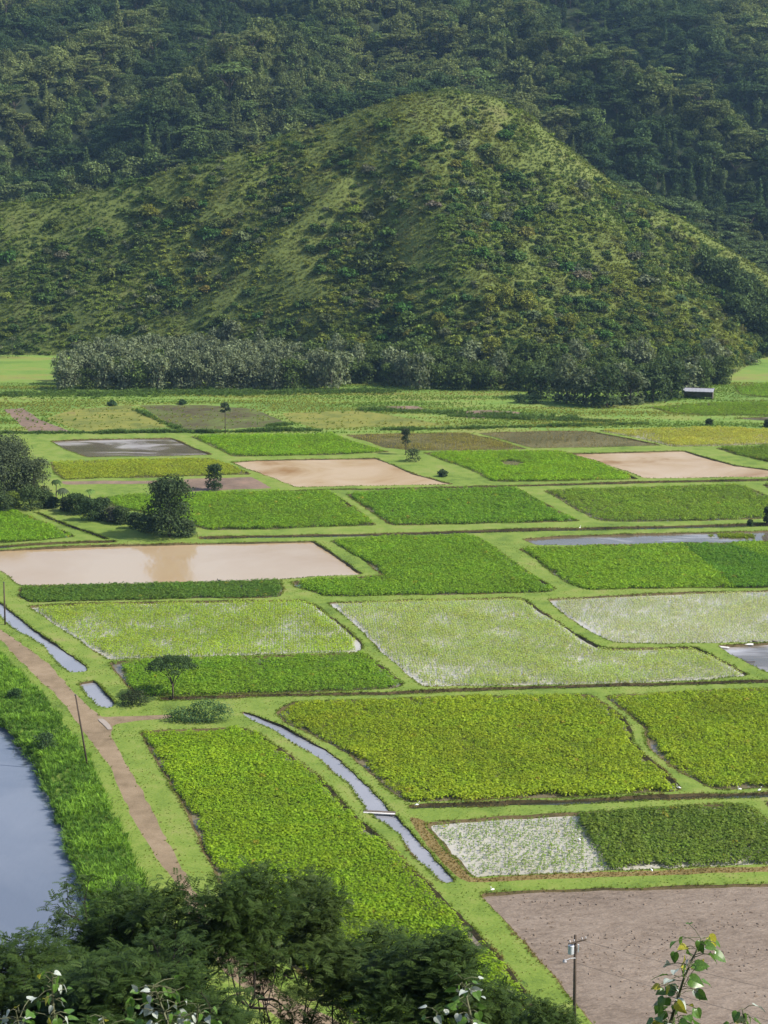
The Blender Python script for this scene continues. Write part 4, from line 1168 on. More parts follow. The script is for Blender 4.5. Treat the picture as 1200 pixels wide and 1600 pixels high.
# dark unmown strips of reeds in the far meadow
q = []
for (x0, y0), (x1, y1), wd_, dn in [((0, 677), (335, 675), .8, 900), ((335, 674.5), (500, 672), .8, 450), ((600, 672), (1010, 662), .8, 900), ((0, 616), (620, 612), 3.0, 2600), ((560, 640), (900, 655), 1.6, 900), ((700, 650), (960, 659), 1.2, 800), ((420, 668), (452, 663), .9, 120), ((210, 640), (282, 672), .5, 200)]:
    a_, b_ = gp(x0, y0)[:2], gp(x1, y1)[:2]
    q.append(a_ + (b_ - a_) * rng.random((dn, 1)) + rng.normal(0, 1, (dn, 2)) * np.array([.6, wd_]))
q = np.vstack(q); n = len(q); nz = fbm(q[:, 0] / 6., q[:, 1] / 6., 650, 2)
scatter('reeds', np.column_stack([q, gz(q[:, 0], q[:, 1]) - .1]), COL_TALL, rng.uniform(.5, 1.0, n) * (.4 + 1.3 * nz), np.array((0.075, 0.145, 0.028)) * rng.uniform(.7, 1.25, (n, 1)), 'dark unmown reed strips crossing the far meadow', 'reeds', .2)
o = patches[0][1]
P = grid_points(o, .35, .5); n = len(P)
scatter('dry_tufts', np.column_stack([P, gz(P[:, 0], P[:, 1]) - .03]), COL_TUFT, rng.uniform(.4, .9, n), np.array((0.24, 0.18, 0.065)) * rng.uniform(.6, 1.3, (n, 1)) + np.array((0, .03, 0)) * rng.random((n, 1)), 'dried brown grass on the verge of the white plot', 'grass', .3)
isl = gp(1150, 835.5)
P = np.array(isl[:2]) + rng.normal(0, 1, (420, 2)) * np.array([1.7, .9]); n = len(P)
scatter('grass_island', np.column_stack([P, np.full(n, -.35)]), COL_TALL, rng.uniform(.3, .6, n), np.array((0.17, 0.26, 0.02)) * rng.uniform(.8, 1.2, (n, 1)), 'low yellow-green grass island in the thin grey pond', 'grass')

# ------------------------------------------------------------------ single trees and bushes
def ppm(px, py):
    p = gp(px, py); return FPX / (p[1] * math.cos(PITCH) + CAM_H * math.sin(PITCH))


def part_tree(name, px, py, crown_me, trunk_fn, tcol, label, cat='tree', group=None, rz=0.0, scale=1.0):
    p = gp(px, py); p[2] = float(gz(p[0], p[1])) - .02
    root = empty(name, p, rz); root.scale = (scale,) * 3
    tag(root, label, cat, group)
    if trunk_fn is not None:
        mb = MB(); trunk_fn(mb); mb.build('trunk', M['bark'], root, smooth=True)
    c = link('crown', crown_me, root); c['tcol'] = list(tcol)
    return root


def branching(r, H, levels=4, rad=.16, first=.4, spread=.75, ratio=.68, kids=3, up=.35):
    """tapered limbs dividing; returns the MB and the twig ends"""
    mb = MB(); tips = []

    def grow(p, d, L, ra, lv):
        n = 4; pts = [p]; dd = d.copy()
        for i in range(n):
            dd = dd + r.normal(0, .13, 3) + np.array([0, 0, .05]); dd /= np.linalg.norm(dd)
            pts.append(pts[-1] + dd * L / n)
        mb.tube(pts, np.linspace(ra, ra * .62, n + 1), 6 if lv > 1 else 4, cap=False)
        e = pts[-1]
        if lv == 0: tips.append((e, dd)); return
        if lv <= 2: tips.append((pts[2], dd))
        k = kids + (1 if r.random() < .4 else 0); a0 = r.uniform(0, 6.28)
        s1 = np.cross(dd, [.3, .9, .1]); s1 /= np.linalg.norm(s1); s2 = np.cross(dd, s1)
        for i in range(k):
            a = a0 + i * 6.283 / k + r.uniform(-.4, .4)
            q = dd * (1 - spread * .45) + (s1 * math.cos(a) + s2 * math.sin(a)) * spread * r.uniform(.7, 1.2) + np.array([0, 0, up])
            q /= np.linalg.norm(q)
            grow(e if i else pts[-1], q, L * ratio * r.uniform(.8, 1.2), ra * .62, lv - 1)
    grow(np.array([0, 0, -.3]), np.array([r.normal(0, .06), r.normal(0, .06), 1.0]), H * first, rad, levels)
    return mb, tips


# the lone open tree behind the shrub mound
r = np.random.default_rng(11)
bl = []
for i in range(26):
    a = i * 2.4; q = math.sqrt((i + .5) / 26) * 3.3
    bl.append(((math.cos(a) * q, math.sin(a) * q, 4.15 + 1.55 * (1 - (q / 3.5) ** 2) + r.uniform(-.25, .25)), (.85, .85, .5)))
sc = ppm(270, 1090)
lone = part_tree('round_tree', 270, 1090, crown_mesh('crown', r, bl, 5200, .14, up=.6), None, (0.055, 0.095, 0.03), 'lone round-crowned tree on a thin trunk behind the dark taro strip')
mbt = MB()
mbt.tube([(0, 0, -.3), (.05, 0, 1.2), (0, 0, 2.2)], [.15, .12, .10], 7)
for k in range(6):
    a = k * 1.05 + .2
    mbt.tube([(0, 0, 1.3 + .15 * k), (math.cos(a) * .5, math.sin(a) * .5, 2.6 + .12 * k), (math.cos(a) * 1.6, math.sin(a) * 1.6, 4.0), (math.cos(a) * 2.3, math.sin(a) * 2.3, 4.6)], [.08, .065, .04, .015], 5)
mbt.build('trunk', M['bark'], lone, smooth=True)
lone.scale = (.98, .98, 1.0)


def dense(seed, H, W, n, size, low=.12, lobes=9, **k):
    r = np.random.default_rng(seed)
    bl = []
    for i in range(lobes):
        a = i * 2.4 + r.uniform(-.3, .3); z = H * (low + (.85 - low) * (i + .5) / lobes); q = W * .31 * r.uniform(.5, 1.05) * (.72 + .5 * math.sin(math.pi * min(1, .12 + (i + .5) / lobes)))
        s = W * r.uniform(.2, .3)
        bl.append(((math.cos(a) * q, math.sin(a) * q, z), (s, s, s * .9)))
    bl.append(((0, 0, H * .5), (W * .3, W * .3, H * .42)))
    bl += [((math.cos(a) * W * .2, math.sin(a) * W * .2, H * .76), (W * .22, W * .22, H * .16)) for a in (.8, 2.1, 3.4, 4.7, 5.9)]
    if low < .16: bl += [((math.cos(a) * W * .24, math.sin(a) * W * .24, H * .12), (W * .2, W * .2, H * .15)) for a in (.3, 1.8, 3.3, 4.9)]
    return crown_mesh('crown', r, bl, n, size, **k)


def stem(H, rad):
    return lambda mb: mb.tube([(0, 0, -.3), (.03, .02, H * .3), (0, 0, H * .7)], [rad, rad * .8, rad * .4], 7)


def sized(px, ybase, ytop, wpx):
    s = ppm(px, ybase); return (ybase - ytop) / s * 1.03, wpx / s


H, W = sized(265, 840, 745, 84)
part_tree('dense_tree', 265, 839, dense(21, H, W, 7000, .26, .08, 11), stem(H, .35), (0.05, 0.078, 0.03), 'large dense dark tree standing over the pink pond')
H, W = sized(335, 767, 724, 30)
part_tree('small_tree', 335, 766, dense(22, H, W, 2200, .2, .08), stem(H, .15), (0.045, 0.075, 0.028), 'small round dark tree on the bund left of the peach pond')
H, W = sized(635, 712, 668, 17)
part_tree('slim_tree', 634, 711, dense(23, H, W, 900, .2, .42, 6), stem(H, .12), (0.045, 0.065, 0.03), 'slim upright tree between the brown pond and the peach pond')
H, W = sized(645, 722, 702, 30)
part_tree('bush', 645, 721, dense(24, H, W, 700, .18, .1, 6), stem(H, .06), (0.06, 0.085, 0.035), 'grey-green bush at the foot of the slim upright tree', 'bush')
H, W = sized(352, 678, 628, 16)
part_tree('slender_tree', 352, 678, crown_mesh('crown', np.random.default_rng(25), [((0, 0, H * .86), (W * .42, W * .42, H * .12)), ((W * .3, 0, H * .76), (W * .3, W * .3, H * .08)), ((-W * .25, 0, H * .7), (W * .25, W * .25, H * .07))], 500, .22), lambda mb: mb.tube([(0, 0, -.3), (.06, 0, H * .5), (0, 0, H * .88)], [.13, .1, .07], 7), (0.04, 0.06, 0.03), 'slender tree with a bare trunk and small top in the far meadow')
H, W = sized(52, 780, 712, 62)
part_tree('spreading_tree', 54, 779, dense(27, H, W, 5000, .22, .1, 10), stem(H, .25), (0.085, 0.11, 0.05), 'smaller grey-green tree at the right shoulder of the broad tree on the left edge')
H, W = sized(8, 776, 688, 116)
part_tree('spreading_tree', 4, 775, dense(26, H, W, 15000, .24, .1, 14), stem(H, .4), (0.075, 0.098, 0.048), 'broad grey-green tree cut by the left edge')
CL = [(-20, 790, 745, 60, (0.06, 0.09, 0.03), 'dark bush under the broad tree at the left edge'), (50, 796, 760, 46, (0.055, 0.085, 0.028), 'dark green bush just right of the broad grey-green tree'),
      (20, 792, 768, 30, (0.13, 0.18, 0.03), 'light yellow-green bush below the broad grey-green tree'), (120, 803, 768, 34, (0.05, 0.085, 0.028), 'first of the two dark round bushes on the lawn, nearer the palms'),
      (143, 813, 778, 38, (0.04, 0.07, 0.024), 'second of the two dark round bushes on the lawn, nearer the ditch'), (178, 815, 792, 36, (0.075, 0.08, 0.05), 'grey-brown bush left of the banana plants'),
      (72, 790, 768, 30, (0.05, 0.08, 0.028), 'dark bush between the broad tree and the small palms'), (104, 798, 776, 26, (0.06, 0.085, 0.03), 'bush under the taller grey-green palm'),
      (131, 800, 774, 30, (0.042, 0.07, 0.026), 'dark bush squeezed between the two round bushes'), (190, 818, 792, 34, (0.055, 0.085, 0.03), 'green bush among the banana plants'),
      (155, 812, 788, 28, (0.05, 0.075, 0.03), 'dark bush right of the two round bushes'), (214, 826, 800, 30, (0.05, 0.08, 0.03), 'bush below the banana plants'),
      (290, 838, 812, 36, (0.07, 0.10, 0.04), 'paler low bush at the right foot of the large dense tree'), (5, 800, 772, 40, (0.06, 0.09, 0.032), 'bush at the left edge below the broad tree'),
      (83, 793, 776, 22, (0.045, 0.075, 0.03), 'small dark bush in front of the small palms'), (160, 792, 778, 26, (0.05, 0.08, 0.03), 'low dark bush behind the two round bushes'),
      (232, 832, 805, 38, (0.06, 0.09, 0.03), 'low bush crowding the left of the large dense tree')]
for i, (px, yb, yt, wp, c, lab) in enumerate(CL):
    H, W = sized(px, yb, yt, wp)
    part_tree('bush', px, yb, dense(30 + i, H, W, 1700, .2, .1, 8), stem(H, .1), c, lab, 'bush')
BS = [(207, 1103, 1083, 46, (0.045, 0.06, 0.025), 'dark low bush at the end of the ditch pool'), (692, 744, 735, 16, (0.05, 0.08, 0.03), 'small bush on the bund right of the peach pond'),
      (1172, 822, 812, 10, (0.04, 0.07, 0.025), 'tiny dark bush beside the ditch behind the thin grey pond'), (1199, 818, 790, 16, (0.04, 0.065, 0.025), 'upright dark bush cut by the right edge'),
      (1108, 664, 655, 14, (0.035, 0.06, 0.025), 'small dark bush in front of the yellow field'), (1199, 668, 656, 14, (0.04, 0.065, 0.025), 'dark bush at the right edge beside the small far pond'),
      (812, 630, 617, 22, (0.055, 0.095, 0.035), 'low bush left of the trees near the shed'), (836, 631, 616, 26, (0.05, 0.085, 0.035), 'low leafy bush close to the trees near the shed'),
      (20, 558, 530, 60, (0.05, 0.08, 0.03), 'dark bush behind the far left lawn'), (72, 1172, 1146, 40, (0.05, 0.09, 0.035), 'dark shrub on the river bank near the water'),
      (25, 1092, 1076, 24, (0.05, 0.1, 0.03), 'small shrub in the tall bank grass'), (175, 634, 628, 16, (0.05, 0.095, 0.035), 'low green bush behind the marshy plot'),
      (285, 632, 626, 14, (0.05, 0.095, 0.035), 'low green bush beside the marshy plot'), (1170, 570, 555, 40, (0.08, 0.12, 0.05), 'pale bush in the far right meadow')]
for i, (px, yb, yt, wp, c, lab) in enumerate(BS):
    H, W = sized(px, yb, yt, wp)
    part_tree('bush', px, yb, dense(50 + i, H, W, 900, .14 if yb > 1000 else .2, .1, 7), stem(H, .06), c, lab, 'bush')
# trees standing forward of the wood, beside the shed
for i, (px, yb, yt, wp, k) in enumerate([(845, 622, 575, 60, 0), (885, 630, 570, 58, 1), (915, 634, 578, 56, 1), (948, 636, 575, 60, 0), (985, 632, 582, 56, 1), (1020, 628, 572, 60, 0), (1048, 624, 566, 56, 0), (1085, 604, 560, 50, 1), (1120, 600, 560, 44, 0)]):
    H, W = sized(px, yb, yt, wp)
    c = [(0.055, 0.085, 0.03), (0.09, 0.115, 0.055)][k]
    p = gp(px, yb)
    o = place_tree('leafy_tree', ROUNDS[i % 5], (p[0], p[1], -.1), W / 9, H / 9.2, c, '%s tree in the clump beside the shed, %s from its left end' % (['dark green', 'pale greyish'][k], ORD[i]), 'tree', 'trees clumped beside the shed')

# banana plants and small palms among the clump
def blade_plant(name, px, py, H, n, blen, bw, tcol, label, trunk_r, cat, droop=1.0, seed=0):
    r = np.random.default_rng(seed)
    p = gp(px, py)
    root = empty(name, (p[0], p[1], float(gz(p[0], p[1])) - .02)); tag(root, label, cat)
    mb = MB(); mb.tube([(0, 0, -.2), (.05, 0, H * .5), (.1, .05, H)], [trunk_r, trunk_r * .8, trunk_r * .6], 7); mb.build('trunk', M['bark'], root)
    V = []; Q = []; lv = []
    for i in range(n):
        a = i * 2.4; d = np.array([math.cos(a), math.sin(a), 0]); b = np.array([-d[1], d[0], 0]); el = r.uniform(.7, 1.35)
        g = r.random()
        for t in range(6):
            u = t / 5; q = np.array([.1, .05, H]) + d * blen * u * math.cos(el) ** .7 + np.array([0, 0, blen * (u * math.sin(el) - droop * 1.15 * u * u)])
            wv = bw * math.sin(math.pi * (.1 + .86 * u))
            V += [q + b * wv - np.array([0, 0, wv * .35]), q, q - b * wv - np.array([0, 0, wv * .35])]; lv += [g] * 3
        o = i * 18
        for t in range(5):
            Q += [(o + t * 3, o + t * 3 + 1, o + t * 3 + 4, o + t * 3 + 3), (o + t * 3 + 1, o + t * 3 + 2, o + t * 3 + 5, o + t * 3 + 4)]
    me = mesh_np('fronds', V, [np.array(Q)], (M['tree_leaf'],)); fattr(me, 'lv', lv)
    c = link('crown', me, root); c['tcol'] = list(tcol)
    return root


blade_plant('palm', 88, 776, 3.6, 20, 2.0, .36, (0.06, 0.10, 0.03), 'small palm nearest the broad tree', .12, 'palm', seed=1)
blade_plant('palm', 98, 795, 4.2, 22, 2.3, .4, (0.07, 0.09, 0.045), 'taller grey-green palm on the lawn with ragged fronds', .14, 'palm', seed=2)
for i, (px, py, h, lab) in enumerate([(196, 816, 1.5, 'banana plant beside the grey-brown bush'), (206, 818, 2.0, 'tallest banana plant in the clump by the dense tree'), (216, 819, 1.6, 'banana plant nearest the low bush by the dense tree'), (140, 780, 1.8, 'banana plant behind the two round bushes')]):
    blade_plant('banana_plant', px, py, h, 13, 2.0, .42, (0.10, 0.17, 0.04), lab, .12, 'banana plant', .8, seed=10 + i)
# shrub mound with broad leaves by the junction
r = np.random.default_rng(77)
s_ = ppm(312, 1128)
root = empty('broadleaf_shrub', gp(312, 1127)); tag(root, 'spreading green shrub mound with big leaves by the track junction', 'shrub')
W = 108 / s_; H = 40 / s_
c = link('crown', crown_mesh('crown', r, [((-W * .22, 0, H * .22), (W * .3, 1.5, H * .34)), ((.1 * W, .2, H * .42), (W * .26, 1.6, H * .5)), ((W * .32, 0, H * .3), (W * .18, 1.3, H * .4)), ((-.05 * W, -.5, H * .2), (W * .4, 1.2, H * .28))], 2600, .13, up=.8), root); c['tcol'] = [0.065, 0.125, 0.045]
V = []; Q = []
for i in range(46):
    p = np.array([r.uniform(-.05, .48) * W, r.uniform(-1, .6), H * r.uniform(.45, .95)]); a = r.uniform(0, 6.28); d = np.array([math.cos(a), math.sin(a), .2]); b = np.array([-d[1], d[0], 0]); L = r.uniform(.25, .45)
    o = len(V); V += [p, p + d * L * .5 + b * L * .28, p + d * L - np.array([0, 0, L * .35]), p + d * L * .5 - b * L * .28]; Q.append((o, o + 1, o + 2, o + 3))
me = mesh_np('big_leaves', V, [np.array(Q)], (M['tree_leaf'],)); fattr(me, 'lv', np.repeat(r.random(46), 4))
c = link('big_leaves', me, root); c['tcol'] = [0.12, 0.19, 0.09]; c['kind'] = 'stuff'
mb = MB()
for k in range(5): mb.tube([(k * .5 - 1, 0, -.2), (k * .6 - 1.2, .1, H * .3), (k * .8 - 1.6, .1, H * .6)], [.05, .04, .02], 5)
mb.build('stem', M['bark'], root)

# named dark upright trees and the flat crowns seen on the mountain
for px, py, dep, h, lab in [(908, 232, 735, 1.15, 'dark column tree on the right just beyond the hill crest'), (1016, 292, 735, .95, 'dark column tree in the right-hand valley below the flat-topped trees'), (690, 45, 985, 1.25, 'tallest dark conifer of the group on the top ridge'), (705, 40, 985, 1.1, 'dark conifer beside the tallest one on the top ridge'), (672, 48, 990, 1.0, 'dark conifer at the left of the top ridge group'), (735, 36, 990, 1.05, 'dark conifer at the right of the top ridge group'), (430, 150, 880, 1.0, 'first of two thin dark trees above the left ridge'), (445, 150, 882, 1.0, 'second of two thin dark trees above the left ridge')]:
    p = dp(px, py, dep); z = float(terr_h(p[0], p[1]))
    place_tree('column_tree', COLS[0], (p[0], p[1], z - .3), h * 1.15, h * 1.25, (0.026, 0.042, 0.018), lab, 'tree')

# ------------------------------------------------------------------ shed
M['metal'] = plain_mat('metal_roofing', (0.24, 0.24, 0.26), (0.32, 0.32, 0.34), 2.0, .45, .0, (1, .1, 1))
M['board'] = plain_mat('weathered_board', (0.07, 0.055, 0.045), (0.15, 0.12, 0.10), 3.0, .9, 0, (.2, 1, 1))
M['dark_steel'] = plain_mat('dark_steel', (0.04, 0.04, 0.04), (0.09, 0.085, 0.08), 3.0, .6)
sp = gp(1091, 622); sp[2] = float(gz(sp[0], sp[1]))
shed = empty('shed', sp, R(-14)); tag(shed, 'low open shed with a pale metal roof at the foot of the hill', 'shed')
sw = 44 / ppm(1091, 622)
for k in range(8):
    mb = MB(); x = -sw / 2 - .3 + (sw + .6) * (k + .5) / 8
    mb.box((x, 0, 2.55 + (k % 2) * .012), ((sw + .6) / 16 + .015, 2.7, .03), 0, .08)
    for j in range(3): mb.box((x + (j - 1) * .22, 0, 2.60), (.03, 2.69, .02), 0, .08)
    mb.build('roof_panel', M['metal'], shed)
for x in (-sw / 2, 0, sw / 2):
    for y, h in ((-2.2, 2.1), (2.2, 2.8)):
        mb = MB(); mb.box((x, y, h / 2 - .1), (.09, .09, h / 2 + .1)); mb.build('post', M['board'], shed)
for y, h in ((-2.2, 2.12), (2.2, 2.82)):
    mb = MB(); mb.box((0, y, h), (sw / 2 + .1, .06, .1)); mb.build('beam', M['board'], shed)
for k in range(7):
    mb = MB(); mb.box((0, 2.34 + .004 * (k % 2), .25 + k * .36), (sw / 2, .025, .17)); mb.build('wall_board', M['board'], shed)
for x in (-sw / 2 - .11, sw / 2 + .11):
    for k in range(5):
        mb = MB(); mb.box((x, .05, .25 + k * .4), (.02, 2.0, .19)); mb.build('wall_board', M['board'], shed)

# ------------------------------------------------------------------ poles
def add_pole(px, ybase, topx, topy, label, rad=.13):
    b = gp(px, ybase); b[2] = float(gz(b[0], b[1]))
    t = dp(topx, topy, b[1]) - b
    root = empty('utility_pole', b); tag(root, label, 'utility pole', None)
    mb = MB(); mb.tube([(0, 0, -.5), tuple(t * .5), tuple(t)], [rad * 1.15, rad, rad * .8], 10)
    mb.build('shaft', M['pole_wood'], root, smooth=True)
    return root, t


p1, t1 = add_pole(137, 1196, 118, 1086, 'leaning wooden pole on the bank beside the dirt road', .12)
p2, t2 = add_pole(8, 976, 6, 910, 'short wooden pole by the ditch at the left edge', .13)
for pr, t in ((p1, t1), (p2, t2)):
    mb = MB(); mb.tube([t + np.array([-.02, -.02, -.06]), t + np.array([-.02, -.02, .08])], [.13, .12], 8); mb.build('cap', M['dark_steel'], pr)
M['grey_paint'] = plain_mat('grey_enamel', (0.42, 0.45, 0.48), (0.55, 0.57, 0.6), 2.0, .4)
M['porcelain'] = plain_mat('porcelain', (0.30, 0.28, 0.27), (0.45, 0.43, 0.42), 2.0, .25)
M['wire'] = plain_mat('wire', (0.03, 0.03, 0.03), (0.06, 0.06, 0.06), 2.0, .6)
p3, t3 = add_pole(897, 1625, 899, 1461, 'tall utility pole with transformer and street lamp beside the mud plot', .15)
th = t3[2]
mb = MB(); mb.box((.05, -.2, th - .55), (.95, .05, .06), R(28)); arm = mb.build('crossarm', M['pole_wood'], p3)
for dx in (-.8, -.35, .5, .88):
    mb = MB(); ca, sa = math.cos(R(28)), math.sin(R(28))
    mb.lathe([(.0, 0), (.03, 0), (.03, .1), (.075, .12), (.04, .16), (.08, .19), (.04, .24), (0, .25)], (.05 + dx * ca, -.2 + dx * sa, th - .49), 10)
    mb.build('insulator', M['porcelain'], arm)
mb = MB(); mb.lathe([(0, 0), (.24, 0), (.27, .04), (.27, .78), (.29, .80), (.24, .86), (0, .9)], (-.48, -.1, th - 1.75), 16); tr = mb.build('transformer', M['grey_paint'], p3, smooth=False)
mb = MB(); mb.box((-.2, -.1, th - 1.5), (.12, .05, .05)); mb.box((-.2, -.1, th - 1.1), (.12, .05, .05)); mb.build('bracket', M['dark_steel'], tr)
mb = MB(); mb.lathe([(0, 0), (.05, 0), (.07, .05), (.04, .1), (.06, .15), (0, .22)], (-.4, -.15, th - .86), 8); mb.build('bushing', M['porcelain'], tr)
mb = MB(); mb.tube([(-.05, -.1, th - 2.15), (-.5, -.25, th - 2.1), (-.95, -.4, th - 2.2)], [.035, .035, .03], 8); la = mb.build('lamp_arm', M['grey_paint'], p3)
mb = MB(); mb.lathe([(0, 0), (.17, .02), (.2, .08), (.13, .18), (.06, .28), (0, .3)], (-1.05, -.43, th - 2.4), 14); mb.build('lamp_head', M['metal'], la)
mb = MB(); mb.box((.17, -.1, th - 1.2), (.06, .08, .35)); mb.build('fuse_box', M['grey_paint'], p3)
tip = np.array(p3.location) + np.array([.1, -.2, th - .3])
for i, (dz, ex, lab) in enumerate([(0, 70, 'thin black power line running right from the transformer pole, upper of two'), (-2.3, 66, 'thin black power line running right from the transformer pole, lower of two')]):
    a = tip + np.array([0, 0, dz]); b = np.array([ex, 122 - i * 2, 9.4 + dz])
    u = np.linspace(0, 1, 24)[:, None]
    mb = MB(); pts = a + (b - a) * u; pts[:, 2] -= 1.1 * 4 * (u * (1 - u)).ravel()
    mb.tube(pts, .013, 5); tag(mb.build('power_line', M['wire']), lab, 'power line')

# ------------------------------------------------------------------ boards, footbridge, puddle, birds
M['pale_board'] = plain_mat('bleached_board', (0.50, 0.48, 0.44), (0.68, 0.66, 0.62), 3.0, .8, 0, (.3, 1, 1))
def plank(px, py, L, w_, h, rz, z, label, m='pale_board', tilt=0.0, cat='board'):
    p = gp(px, py); mb = MB(); mb.box((0, 0, 0), (L / 2, w_ / 2, h / 2), 0, tilt)
    for k in (-.3, .3): mb.box((L * k, 0, h * .5 + .012), (.03, w_ * .46, .012), 0, tilt)
    o = mb.build('plank', M[m], None, (p[0], p[1], z)); o.rotation_euler = (0, 0, rz)
    return tag(o, label, cat)


plank(1130, 1010, 1.9, .35, .08, R(-25), -.1, 'white board lying at the corner of the small grey pond', tilt=.3)
plank(1165, 1006, 2.4, .45, .1, R(-8), -.05, 'longer white board on the far bank of the small grey pond', tilt=.35)
plank(1180, 1003, 1.0, .3, .3, R(-50), .0, 'dark stump of timber beside the white boards', 'board')
plank(1172, 1032, 1.6, .12, .1, R(8), -.2, 'brown stick lying in the small grey pond', 'board')
plank(443, 1115, 1.0, .22, .1, R(-40), -.12, 'short white board at the corner of the large yellow-green field', cat='board')
fb = empty('footbridge', gp(593, 1270)); tag(fb, 'narrow plank footbridge across the winding channel', 'footbridge')
fb.location[2] = .05; fb.rotation_euler = (0, 0, R(-8))
for k in range(3):
    mb = MB(); mb.box((0, -.3 + .3 * k, .01 * (k % 2)), (1.9, .14, .05)); mb.build('board', M['pale_board' if k == 0 else 'board'], fb)
for x in (-1.5, 1.5):
    mb = MB(); mb.box((x, 0, -.14), (.12, .5, .08)); mb.build('beam', M['board'], fb)
M['puddle'] = water_mat('puddle_water', (0.25, 0.20, 0.15), (0.32, 0.26, 0.2), .05, .004, 2.0)
pud = [(153, 1124), (162, 1124), (168, 1130), (173, 1136), (174, 1141), (169, 1141), (163, 1135), (156, 1129)]
pp = world_poly(pud, .5, .12, 7)
o = link('puddle', mesh_np('puddle', np.column_stack([pp, gz(pp[:, 0], pp[:, 1]) + .05]), [np.arange(len(pp))[None, :]], (M['puddle'],)))
tag(o, 'small shining puddle at the track junction', 'puddle', kind='structure')

M['white_feather'] = plain_mat('white_feather', (0.72, 0.72, 0.70), (0.82, 0.82, 0.8), 8.0, .8)
M['dark_feather'] = plain_mat('dark_feather', (0.03, 0.03, 0.03), (0.07, 0.065, 0.06), 8.0, .8)
M['beak'] = plain_mat('beak', (0.5, 0.33, 0.05), (0.55, 0.38, 0.08), 8.0, .6)


def bird_mesh(m, duck=False):
    mb = MB()
    k = .75 if duck else 1.0; z0 = .12 if duck else .32
    u = np.linspace(0, 1, 9)
    body = np.stack([-.26 + .5 * u, 0 * u, z0 + .02 + .06 * np.sin(u * 2.2)], 1)
    mb.tube(body, np.array([.012, .045, .08, .105, .115, .11, .09, .06, .03]) * (1.15 if duck else 1), 9)
    if duck:
        mb.tube([(.2, 0, z0 + .07), (.26, 0, z0 + .16), (.28, 0, z0 + .24)], [.05, .04, .04], 8)
        mb.tube([(.24, 0, z0 + .24), (.29, 0, z0 + .26), (.34, 0, z0 + .245)], [.03, .05, .025], 8)
    else:
        mb.tube([(.2, 0, z0 + .06), (.3, 0, z0 + .14), (.27, 0, z0 + .26), (.26, 0, z0 + .36), (.3, 0, z0 + .43)], [.05, .035, .027, .025, .028], 8)
        mb.tube([(.26, 0, z0 + .43), (.31, 0, z0 + .45), (.37, 0, z0 + .435)], [.025, .036, .018], 8)
    nb = len(mb.Q)
    V0 = mb.n
    hz = z0 + (.24 if duck else .435)
    b2 = MB(); b2.tube([(.34 if duck else .36, 0, hz), (.45, 0, hz - .02)], [.016, .004], 6)
    for y in (-.045, .045): b2.tube([(0, y, -.1), (.01, y, z0 * .5), (-.01, y, z0 - .02)], [.009, .009, .014], 5)
    V = np.vstack(mb.V + b2.V)
    f1 = mb.faces(); f2 = [f + V0 for f in b2.faces()]
    return mesh_np('bird', V, f1 + f2, (m, M['beak']), [0] * len(f1) + [1] * len(f2), True)


EG = bird_mesh(M['white_feather']); DK = bird_mesh(M['dark_feather'], True)
for px, py, rz, z, lab in [(1156, 1237, 200, .02, 'white egret by the far right ditch, left one of the pair'), (1186, 1239, 30, .02, 'white egret by the far right ditch, right one of the pair'), (1018, 1366, 100, .05, 'white egret on the dry verge above the mud plot'), (651, 1263, 10, .02, 'white egret at the end of the dark ditch by the channel'), (906, 828, 60, .02, 'white egret on the bund behind the thin grey pond'), (1061, 1233, 160, -.3, 'white egret at the lower right corner of the large yellow-green field'), (770, 1394, 220, -.2, 'white egret at the upper left corner of the mud plot'), (905, 1315, 120, -.2, 'white egret standing among the dark taro plot')]:
    p = gp(px, py); o = link('egret', EG, None, (p[0], p[1], z + float(gz(p[0], p[1])) + .08)); o.rotation_euler = (0, 0, R(rz)); tag(o, lab, 'egret', 'white egrets in the fields')
p = gp(343, 907); o = link('duck', DK, None, (p[0], p[1], -.33)); o.scale = (1.5,) * 3; o.rotation_euler = (0, 0, R(150)); tag(o, 'dark duck on the near edge of the pink pond', 'duck')

# ------------------------------------------------------------------ foreground trees below the viewpoint
M['fg_leaf'] = leaf_mat('feathery_leaf', None, .28, .5, .1, .5, .25)


def frond_template():
    V = []; Q = []
    for i in range(6):
        u = (i + 1) / 6; x = u; z = .12 * math.sin(u * 2.4) - .18 * u * u
        for sd in (-1, 1):
            L = .40 * (1 - .45 * abs(u - .45)); wv = .095
            p = np.array([x, 0, z]); d = np.array([.45, sd * .9, -.16]); b = np.array([.8, -sd * .4, 0])
            o = len(V); V += [p, p + d * L * .5 + b * wv, p + d * L, p + d * L * .5 - b * wv * .6]; Q.append((o, o + 1, o + 2, o + 3))
    return np.array(V), np.array(Q)


FV, FQ = frond_template()


